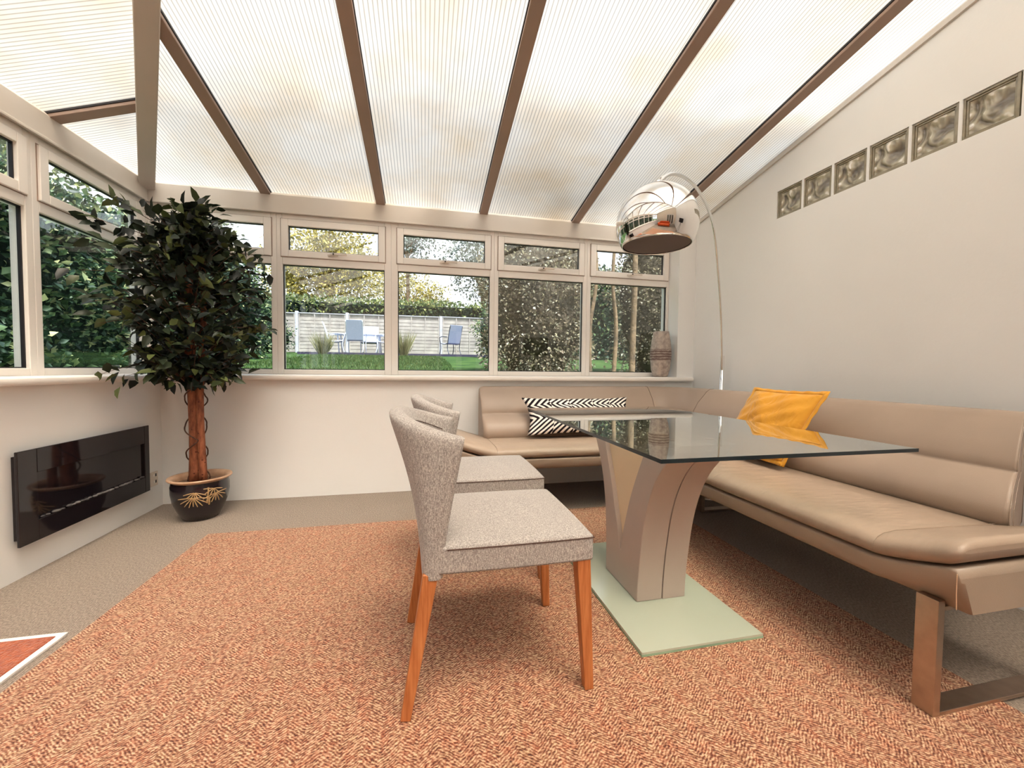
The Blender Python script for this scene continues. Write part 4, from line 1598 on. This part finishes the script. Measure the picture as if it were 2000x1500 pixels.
# fence: one panel per thing between concrete posts
FYf = 17.0
posts = [-8.55, -6.7, -4.85, -3.01, -1.17, .67, 2.51, 4.35, 6.19]
flabel = ['wooden fence bay at the far left end of the back boundary', 'wooden fence bay second from the left end of the back boundary', 'wooden fence bay seen left of the patio chairs',
          'wooden fence bay directly behind the garden table', 'wooden fence bay right of the garden table, behind the grass tuft',
          'wooden fence bay behind the grey garden armchair', 'wooden fence bay at the right, partly hidden by shrubs', 'wooden fence bay furthest right, hidden by shrubs']
for i in range(len(posts) - 1):
    a, b_ = posts[i] + .055, posts[i + 1] - .056
    z0 = 1.58; z1 = 3.06 + .015 * i
    t = empty('garden_fence', ((a + b_) / 2, FYf, z0), flabel[i], 'fence', 'wooden fences of the back boundary')
    q = MB()
    nb = 11
    for k in range(nb):
        zz0 = z0 + (z1 - z0) * k / nb
        q.prism([(FYf + .0, zz0), (FYf + .03, zz0), (FYf + .012, zz0 + (z1 - z0) / nb + .015), (FYf + .0, zz0 + (z1 - z0) / nb + .015)], 'x', a, b_)
    q.build('boards', 'fence', t)
    for k in range(4):
        x = a + .03 + (b_ - a - .06) * k / 3
        MB().box(x - .02, x + .02, FYf - .03, FYf, z0, z1).build('batten', 'fence', t)
    MB().box(a, b_, FYf - .04, FYf + .04, z1, z1 + .03).build('capping', 'fence_post', t)
    x = posts[i]
    MB().box(x - .055, x + .055, FYf - .06, FYf + .06, 1.5, 3.17).build('concrete_post', 'fence_post', t, bevel=.01)

# deck with patio set
tag(MB().box(-4.0, 3.0, 14.0, 16.8, 1.3, 1.49).build('deck', 'deck'), 'dark blue grey timber deck under the patio set by the fence', 'deck')


def patio_chair(fmat, smat):
    r = empty('patio_chair', (0, 0, 0))
    for s_ in (-1, 1):
        f = MB()
        # front leg sweeping into the arm, rear leg, back upright
        f.tube(catmull([(.30 * 1, s_ * .28, 0), (.24, s_ * .28, .22), (.26, s_ * .28, .44), (.30, s_ * .29, .62), (.1, s_ * .3, .66), (-.2, s_ * .29, .64)]), .016, 8)
        f.tube(catmull([(-.30, s_ * .26, 0), (-.20, s_ * .26, .22), (-.22, s_ * .26, .42), (-.30, s_ * .26, .75), (-.40, s_ * .26, 1.05)]), .016, 8)
        f.tube(catmull([(.26, s_ * .27, .42), (0, s_ * .27, .38), (-.22, s_ * .26, .41)]), .014, 8)
        f.build('side_frame', fmat, r, smooth=True)
    q = MB()
    pts = [(.27, .43), (.1, .40), (-.12, .385), (-.22, .42), (-.27, .60), (-.34, .85), (-.40, 1.06)]
    for (a, c), (d, e_) in zip(pts[:-1], pts[1:]):
        q.bar((a, 0, c), (d, 0, e_), .52, .012, (0.3, 0, 1) if c < .41 else (1, 0, .3))
    q.build('sling_seat', smat, r)
    return r


pc = patio_chair('patio_frame', 'patio_sling')
spots = [(-3.05, 15.0, 0.15, 'white patio chair seen side on, left end of the garden table'),
         (-2.28, 14.45, PI / 2, 'white patio chair seen from behind in front of the garden table'),
         (-1.35, 15.0, PI - .1, 'white patio chair at the right end of the garden table'),
         (-2.0, 15.75, -PI / 2, 'white patio chair on the fence side of the garden table')]
for i, (x, y, rz, lb) in enumerate(spots):
    o = pc if i == 0 else copy_tree(pc)
    o.location = (x, y, 1.508); o.rotation_euler.z = rz
    tag(o, lb, 'chair', 'white patio chairs round the garden table')
pd = patio_chair('patio_dark', 'patio_sling')
pd.location = (.95, 15.0, 1.508); pd.rotation_euler.z = PI / 2 + .5
tag(pd, 'dark framed garden armchair standing alone right of the patio set', 'chair')
gt = empty('garden_table', (-2.25, 15.1, 1.49), 'pale garden table with slim metal legs on the deck', 'table')
MB().box(-3.1, -1.45, 14.75, 15.5, 2.15, 2.18).build('tabletop', 'patio_frame', gt, bevel=.01)
for x in (-2.95, -1.6):
    for y in (14.85, 15.4):
        MB().tube([(x, y, 2.15), (x + .05, y, 1.497)], .02, 8).build('leg', 'patio_frame', gt, smooth=True)


# planting
def crown_leaves(c, r, n, size, rng, shell=.35):
    """leaf base points scattered through the outer part of an ellipsoid, lumpy"""
    d = rng.normal(0, 1, (n, 3)); d /= np.linalg.norm(d, axis=1)[:, None]
    lump = 1 + .18 * np.sin(d[:, 0] * 5 + 1.3 * c[0]) * np.cos(d[:, 1] * 6 + c[1]) + .12 * np.sin(d[:, 2] * 9 + c[2] * 3)
    rad_ = (1 - shell * rng.uniform(0, 1, n) ** 1.5) * lump
    P = np.array(c) + d * rad_[:, None] * np.array(r)
    D = d + rng.normal(0, .7, (n, 3))
    Nn = rng.normal(0, 1, (n, 3)) + d * .6
    L = size * rng.uniform(.6, 1.3, n)
    return P, D, Nn, L


def add_tree(name, label, cat, x, y, blobs, leaf, nl, size, trunk_r=.1, trunk_h=2.0, group=None, seed=1, core=None, branches=6, shell=.5):
    rg_ = np.random.RandomState(seed)
    z0 = gz(x, y)
    t = empty(name, (x, y, z0), label, cat, group)
    if trunk_r:
        tk = MB()
        top_ = Vector((x + rg_.uniform(-.2, .2), y, z0 + trunk_h))
        tk.tube(catmull([(x, y, z0 - .1), ((x + top_.x) / 2 + rg_.uniform(-.1, .1), y, z0 + trunk_h * .5), tuple(top_)]), trunk_r, 9)
        for (c, r) in blobs:
            for k in range(branches):
                e_ = Vector(c) + Vector((rg_.uniform(-.7, .7) * r[0], rg_.uniform(-.7, .7) * r[1], rg_.uniform(-.3, .7) * r[2]))
                mid = (top_ + e_) / 2 + Vector((rg_.uniform(-.2, .2), rg_.uniform(-.2, .2), .1))
                cp = catmull([tuple(top_ - Vector((0, 0, rg_.uniform(0, .4)))), tuple(mid), tuple(e_)], 4)
                tk.tube(cp, [trunk_r * (.5 - .42 * q / (len(cp) - 1)) for q in range(len(cp))], 6)
        tk.build('trunk', 'bark', t, smooth=True)
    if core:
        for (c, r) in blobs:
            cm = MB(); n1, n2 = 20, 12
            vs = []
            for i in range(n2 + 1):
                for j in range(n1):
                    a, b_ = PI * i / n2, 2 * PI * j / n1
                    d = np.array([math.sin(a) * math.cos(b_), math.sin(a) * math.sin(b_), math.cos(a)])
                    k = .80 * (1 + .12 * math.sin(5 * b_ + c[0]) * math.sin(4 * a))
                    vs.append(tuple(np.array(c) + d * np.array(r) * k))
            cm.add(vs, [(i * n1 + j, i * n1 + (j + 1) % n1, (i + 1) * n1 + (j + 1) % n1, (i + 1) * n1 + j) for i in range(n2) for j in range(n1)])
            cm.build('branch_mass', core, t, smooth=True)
    P, D, Nn, L = [], [], [], []
    vol = sum(r[0] * r[2] + r[1] * r[2] for c, r in blobs)
    for (c, r) in blobs:
        k = int(nl * (r[0] * r[2] + r[1] * r[2]) / vol)
        a, b_, c_, d_ = crown_leaves(c, r, k, size, rg_, shell)
        P.append(a); D.append(b_); Nn.append(c_); L.append(d_)
    L = np.concatenate(L)
    leafmesh('foliage', np.concatenate(P), np.concatenate(D), np.concatenate(Nn), L, L * .6, leaf, t)
    return t


def add_hedge(name, label, x0, x1, y0, y1, z1, leaf, nl, size, seed, core='hedge_core', cat='hedge', shade_face=None):
    rg_ = np.random.RandomState(seed)
    zb_ = min(gz(x0, y0), gz(x1, y1)) - .1
    t = empty(name, ((x0 + x1) / 2, (y0 + y1) / 2, zb_), label, cat)
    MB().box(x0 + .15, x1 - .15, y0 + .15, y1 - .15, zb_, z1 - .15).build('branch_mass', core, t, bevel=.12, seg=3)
    # leaves over the faces
    P = []; Dn = []
    faces = [('x', x0), ('x', x1), ('y', y0), ('y', y1), ('z', z1)]
    ar = {'x': (y1 - y0) * (z1 - zb_), 'y': (x1 - x0) * (z1 - zb_), 'z': (x1 - x0) * (y1 - y0)}
    tot = 2 * ar['x'] + 2 * ar['y'] + ar['z']
    for ax, v in faces:
        k = int(nl * ar[ax] / tot)
        p = np.stack([rg_.uniform(x0, x1, k), rg_.uniform(y0, y1, k), rg_.uniform(zb_, z1, k)], 1)
        i = 'xyz'.index(ax)
        lo, hi = (x0, x1) if ax == 'x' else ((y0, y1) if ax == 'y' else (zb_, z1))
        inward = 1 if v == lo else -1
        o1 = 'xyz'.replace(ax, '')
        q = p[:, 'xyz'.index(o1[0])]; q2 = p[:, 'xyz'.index(o1[1])]
        bumpy = .12 * np.sin(q * 3.1 + seed) * np.sin(q2 * 3.7) + .07 * np.sin(q * 7.3) * np.cos(q2 * 8.1 + seed)
        p[:, i] = v + inward * (rg_.uniform(0, .28, k) - .05) + bumpy
        d = np.zeros((k, 3)); d[:, i] = -inward
        P.append(p); Dn.append(d)
    P = np.concatenate(P); Dn = np.concatenate(Dn)
    k = len(P)
    D = Dn + rg_.normal(0, .8, (k, 3)); Nn = rg_.normal(0, 1, (k, 3)) + Dn * .7
    L = size * rg_.uniform(.6, 1.4, k)
    leafmesh('foliage', P, D, Nn, L, L * .6, leaf, t)
    return t


add_hedge('boundary_hedge', 'clipped dark green hedge rising above the back fence', -9, 8, 17.6, 19.4, 3.85, 'mid_leaf', 16000, .13, 2)
add_hedge('border_hedge', 'broad dark hedge on the right side of the garden behind the tall shrubs', 3.95, 10.5, 12.4, 13.9, 4.4, 'hedge_leaf', 9000, .13, 7)
add_hedge('side_hedge', 'tall dark hedge filling the view through the left windows', -5.2, -3.9, -4.0, 8.4, 3.0, 'hedge_leaf', 52000, .085, 3)
YG = 'trees beyond the back fence'
add_tree('autumn_tree', 'yellow leaved autumn tree beyond the fence, above the patio chairs', 'tree', -4.9, 22, [((-4.9, 22, 6.9), (2.4, 1.6, 2.6)), ((-3.6, 22.2, 5.6), (1.6, 1.4, 1.7)), ((-6.4, 22, 5.4), (1.6, 1.4, 1.8))], 'yellow_leaf', 11000, .17, .16, 3.6, YG, 4, branches=7, shell=.9)
add_tree('autumn_tree', 'yellow and green tree above the patio chair at the right end of the table', 'tree', -1.0, 27, [((-1.9, 27, 6.3), (1.7, 1.6, 1.7)), ((.2, 27.6, 5.6), (1.5, 1.2, 1.5))], 'yellow_leaf', 4200, .17, .1, 2.2, YG, 6, branches=8, shell=.9)
add_tree('bare_tree', 'slender half bare tree between the second and third window', 'tree', -1.0, 21, [((-.6, 21, 8.0), (1.3, 1.4, 1.9))], 'grey_leaf', 2600, .16, .09, 5.0, YG, 8, branches=12, shell=.95)
add_tree('grey_tree', 'grey green tree behind the fence, seen through the third window', 'tree', 3.2, 21, [((3.0, 21, 7.0), (2.0, 1.6, 2.4)), ((4.4, 21, 5.6), (1.6, 1.5, 1.6))], 'grey_leaf', 8000, .15, .13, 3.2, YG, 9, branches=8, shell=.8)
add_tree('dark_tree', 'dark green tree in the far left corner of the garden', 'tree', -7.4, 14, [((-7.0, 13.4, 4.2), (1.5, 1.4, 2.8)), ((-6.2, 12.6, 2.6), (1.2, 1.1, 1.5))], 'hedge_leaf', 12000, .10, .12, 2.2, YG, 12, core='hedge_core', shell=.5)
add_tree('corner_evergreen', 'dark evergreen shrub left of the lawn, seen beside the ficus in the first window', 'shrub', -4.3, 9.8, [((-4.3, 9.8, 2.2), (1.0, .9, 1.3))], 'hedge_leaf', 9000, .08, 0, 0, None, 18, core='hedge_core')
add_tree('olive_tree', 'tall pale tree behind the left hedge, seen in the upper left panes', 'tree', -9.5, 6.5, [((-9.0, 7.0, 5.4), (2.4, 2.2, 2.0)), ((-8.6, 9.6, 5.0), (2.0, 2.0, 2.0))], 'mid_leaf', 12000, .14, .15, 3, None, 14, branches=9, shell=.95)
add_tree('silver_tree', 'loose grey leaved tree behind the left hedge nearest the camera', 'tree', -9.5, 1.0, [((-9.0, 1.4, 5.6), (2.0, 2.2, 2.0))], 'grey_leaf', 5000, .13, .12, 3, None, 15, branches=9, shell=.95)
add_tree('border_shrub', 'low dark shrub at the left end of the lawn by the fence', 'shrub', -4.75, 14.2, [((-4.75, 14.2, 2.0), (.55, .5, .65)), ((-5.2, 14.6, 2.3), (.5, .5, .9))], 'hedge_leaf', 5000, .07, 0, 0, None, 16, core='hedge_core')
add_tree('border_shrub', 'dark shrub on the right of the lawn beside the grey armchair', 'shrub', 2.5, 12.9, [((2.5, 12.9, 2.2), (.9, .7, 1.0))], 'hedge_leaf', 5000, .08, 0, 0, None, 17, core='hedge_core')
# dense shrubs close to the right half of the windows
RG = 'tall shrubs close outside the right windows'
add_tree('tall_shrub', 'tall olive shrub outside the fourth window', 'shrub', 1.75, 5.6, [((1.60, 5.6, 2.0), (.83, .7, 1.5)), ((1.62, 5.7, 3.4), (.83, .8, .95))], 'olive_leaf', 26000, .05, .05, 1.2, RG, 21, core='shrub_core', shell=.45)
add_tree('tall_shrub', 'tall olive shrub outside the fifth window, behind the vase', 'shrub', 3.75, 5.5, [((3.75, 5.7, 2.0), (.92, .7, 1.6)), ((3.75, 5.8, 3.5), (.92, .9, 1.0))], 'olive_leaf', 22000, .05, .05, 1.2, RG, 22, core='shrub_core', shell=.45)
add_tree('tall_shrub', 'tall olive shrub furthest right, beyond the window wall', 'shrub', 5.6, 5.8, [((6.15, 5.8, 2.2), (1.0, 1.0, 1.7)), ((6.15, 5.8, 3.8), (1.0, 1.0, 1.1))], 'olive_leaf', 9000, .09, .05, 1.2, RG, 23, core='shrub_core', shell=.45)
add_tree('roof_shading_tree', 'unseen tree added beside the house, its boughs set to shade the conservatory roof', 'tree', 4.8, 1.2, [((2.3, 1.75, 5.4), (1.4, .65, .3)), ((.9, 1.75, 5.5), (1.3, .6, .3)), ((3.6, 1.6, 5.4), (1.2, .7, .6)), ((-.6, 1.8, 5.7), (1.1, .5, .25))], 'mid_leaf', 9000, .11, .12, 4.6, None, 24, branches=13, shell=.95)  # out of view, added so its boughs throw shade on the lower roof
lit = MB()
for k, (x, lb) in enumerate(((2.35, 'sunlit bare trunk left of the vase'), (2.62, 'thin sunlit trunk directly behind the vase'), (2.05, 'pale trunk in the middle of the fifth window'))):
    z0 = gz(x, 4.7)
    o = MB().tube(catmull([(x, 4.7, z0 - .05), (x + .05 - .03 * k, 4.72, z0 + .8), (x + .02 + .04 * (k - 1), 4.7, z0 + 1.5), (x + .06 * (1 - k) + .03, 4.75, z0 + 2.6)]), [.03 + .012 * (k % 2) - .0007 * q for q in range(19)], 10).build('bare_sapling', 'bark', smooth=True)
    tag(o, lb, 'sapling', 'bare saplings outside the fifth window')


def tuft(x, y, n, h, label, seed):
    rg_ = np.random.RandomState(seed)
    z0 = gz(x, y)
    a = rg_.uniform(0, 2 * PI, n); r = rg_.uniform(0, .12, n)
    P = np.stack([x + r * np.cos(a), y + r * np.sin(a), np.full(n, z0)], 1)
    D = np.stack([np.cos(a) * rg_.uniform(.05, .6, n), np.sin(a) * rg_.uniform(.05, .6, n), np.ones(n)], 1)
    N_ = np.stack([-np.sin(a), np.cos(a), np.zeros(n)], 1)
    o = leafmesh('grass_tuft', P, D, N_, h * rg_.uniform(.6, 1.1, n), np.full(n, .022), 'tuft_blade')
    tag(o, label, 'plant', 'ornamental grass tufts before the fence')


tuft(-3.1, 13.4, 260, .75, 'dry ornamental grass tuft left of the patio chairs', 31)
tuft(-.65, 13.2, 260, .85, 'dry ornamental grass tuft between table and grey armchair', 32)
